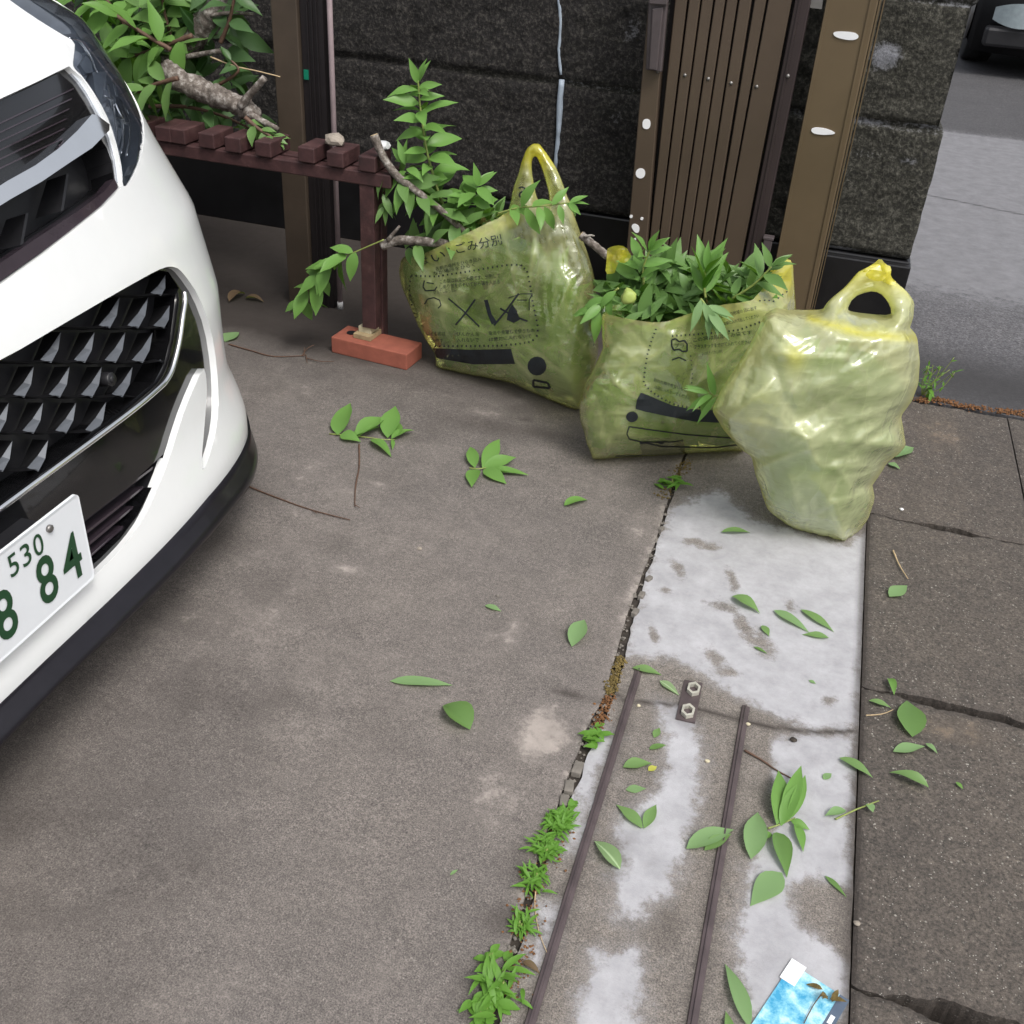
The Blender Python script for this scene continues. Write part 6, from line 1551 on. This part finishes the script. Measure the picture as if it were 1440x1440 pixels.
# square chips of broken joint filler
random.seed(12)
for k, (x, y, s, lab) in enumerate([(812, 1082, .014, 'square grey mortar chip in the crack under the tiny weed'), (800, 1108, .013, 'square grey mortar chip above the bright weeds, upper of two'), (793, 1128, .012, 'square grey mortar chip above the bright weeds, lower of two'), (930, 745, .008, 'mortar chip in the narrow upper part of the crack'), (912, 815, .009, 'mortar chip beside the upper left of the white patch'), (902, 838, .010, 'mortar chip filling the crack halfway down the white patch'), (893, 862, .010, 'lower mortar chip filling the crack beside the white patch')]):
    p = G(x, y, .0); q = random.uniform(-.5, .5); a = Acc(); a.box(p, s*.55, s*.85, .006, (Vector((math.cos(q), math.sin(q), .1)).normalized(), Vector((-math.sin(q), math.cos(q), .05)).normalized(), Vector((0, 0, 1))))
    props(bevel(a.build('mortar_chip', M['chip'], loc=tuple(p)), .0015), lab, 'chip', 'chips of broken joint filler')
for (x, y, s, lab, mt) in [(590, 771, .0055, 'small bluish pebble on the driveway', 'stone'), (700, 838, .004, 'tiny pale pebble beside the tiny leaf on the driveway', 'chip'), (1052, 1018, .004, 'tiny yellowish pebble at the top end of the right rail', 'shim2'), (1205, 1298, .005, 'tiny tan pebble on the pavement by the white strip', 'stone'), (1268, 716, .0045, 'tiny white pebble on the brown pavement slab', 'tape'), (898, 992, .0035, 'tiny pebble beside the top end of the left rail', 'shim2'), (1116, 1040, .006, 'dark crumb on the white strip under the joint', 'soil'), (995, 1070, .004, 'tiny pebble halfway between the two rails', 'shim2')]:
    p = G(x, y, s*.5); rock('pebble', tuple(p), s, s*.8, s*.6, M[mt], lab, 'pebble', 'pebbles on the ground', seed=x*.01, res=1)
# dead leaves by the wall, left of the bench post
for (x, y, x2, y2, lab) in [(322, 425, 345, 412, 'brown curled dead leaf by the wall, nearest the car'), (345, 420, 372, 424, 'brown curled dead leaf by the wall, farther from the car'), (735, 1352, 760, 1368, 'dry brown stalk beside the largest weed')]:
    fallen(lab, (x, y), (x2, y2), .4, 'brownleaf', 1.0, .7)
# glossy blue card
def card():
    c = [G(1113, 1356, .001), G(1194, 1408, .001), G(1140, 1500, .001), G(1052, 1448, .001)]
    t = thing('printed_card', 'glossy light-blue printed card with a white corner and dark band, on the ground', 'card', (c[0].x, c[0].y, 0))
    def q(u, v, z=.0): p = c[0].lerp(c[1], u).lerp(c[3].lerp(c[2], u), v); return p+Vector((0, 0, z+.006*math.exp(-((1-u)/.2)**2)*0))
    def slabq(name, u0, u1, v0, v1, z0, z1, mat, par=t):
        b_ = [q(u0, v1, z0), q(u1, v1, z0), q(u1, v0, z0), q(u0, v0, z0)]; tp = [q(u0, v1, z1), q(u1, v1, z1), q(u1, v0, z1), q(u0, v0, z1)]
        a = Acc(); a.hexa(b_+tp); return a.build(name, M[mat], par)
    slabq('card_face', 0, 1, 0, 1, .0005, .0016, 'card')
    slabq('band', .84, 1.0, 0, 1, .0017, .0019, 'cardband'); slabq('corner_patch', -.04, .22, -.06, .24, .0017, .0020, 'cardwhite')
    slabq('small_square', .88, .95, .30, .42, .0020, .0022, 'cardwhite')
    props(bpy.data.objects.new('x', None), None) if False else None
    f = Acc(); random.seed(3)
    for k in range(5): leaf(f, q(.6+.05*k, .10+.02*k, .006), rv(1)+Vector((0, 0, .4)), Vector((0, 0, 1)), .022, .007, .3, .8, 5)
    tt = thing('withered_sprig', 'small withered yellowish sprig lying on the blue card', 'sprig', tuple(q(.6, .1, 0)))
    f.build('leaves', M['moss'], tt, True); stalk('stem', [q(.62, .12, .006), q(.6, .35, .005), q(.62, .6, .004)], .0008, .0006, M['twig'], tt, 10, .2, 5)
card()
# ---------------------------------------------------------------- the dark car down the road, cut by the top right corner
M['lamppale'] = flat('pale_lamp', (.26, .31, .33), .3)
def far_car():
    c = G(1392, 62); X0, Y0 = .80, 8.2
    t = thing('parked_car', 'dark car far up the road at the top right corner, only its lower front showing', 'car', (X0+.8, Y0, 0))
    # body: side profile swept across the width with rounded plan
    prof = [(-.0, .14), (-.03, .45), (.02, .62), (.18, .78), (1.0, .92), (1.7, 1.38), (3.0, 1.42), (3.9, .95), (4.1, .6), (4.05, .25)]
    V = []; Fc = []; W_ = 1.7; nx = 12
    for i in range(nx+1):
        u = i/nx*2-1; ins = .16*abs(u)**4
        for (y, z) in prof:
            ss = .10*abs(u)**3 if z > .9 else 0
            V.append((X0+W_/2+u*(W_/2-(.12 if z > 1.0 else 0)), Y0+y+ins*(1 if y < 2 else -1), z-ss))
    k = len(prof)
    for i in range(nx):
        for j in range(k): Fc.append((i*k+j, (i+1)*k+j, (i+1)*k+(j+1) % k, i*k+(j+1) % k))
    Fc.append(tuple(range(k))); Fc.append(tuple(nx*k+j for j in range(k))[::-1])
    mk('body', V, Fc, M['meshblack'], t, True)
    a = Acc(); a.box((X0+W_/2, Y0+.03, .25), W_/2-.05, .06, .06); bevel(a.build('bumper', M['blackplastic'], t), .02)
    for sx in (PY(1436, 22, Y0).x-X0, W_-.26):
        a = Acc(); 
        V = []; Fc = []
        for i in range(9):
            for j in range(5):
                uu, vv = i/8-.5, j/4-.5; V.append((X0+sx+uu*.34, Y0-.045+.04*(uu*uu*4)-.02*(1-uu*uu*4), PY(1436, 22, Y0).z+vv*.15*(1-abs(uu)**2*2)))
        for i in range(8):
            for j in range(4): Fc.append((i*5+j, (i+1)*5+j, (i+1)*5+j+1, i*5+j+1))
        mk('headlight', V, Fc, M['lamppale'], t, True)
    for wx in (X0+.10, X0+W_-.10):
        for wy in (.75, 3.25):
            a = Acc(); a.tube([(wx-.10, Y0+wy, .31), (wx-.09, Y0+wy, .31), (wx+.09, Y0+wy, .31), (wx+.10, Y0+wy, .31)], [.28, .31, .31, .28], 28); wh = a.build('wheel', M['rubber'], t, True)
            a = Acc(); a.tube([(wx-.105, Y0+wy, .31), (wx-.10, Y0+wy, .31), (wx+.105, Y0+wy, .31)], .18, 20); a.build('rim', M['bolt'], wh, True)
far_car()
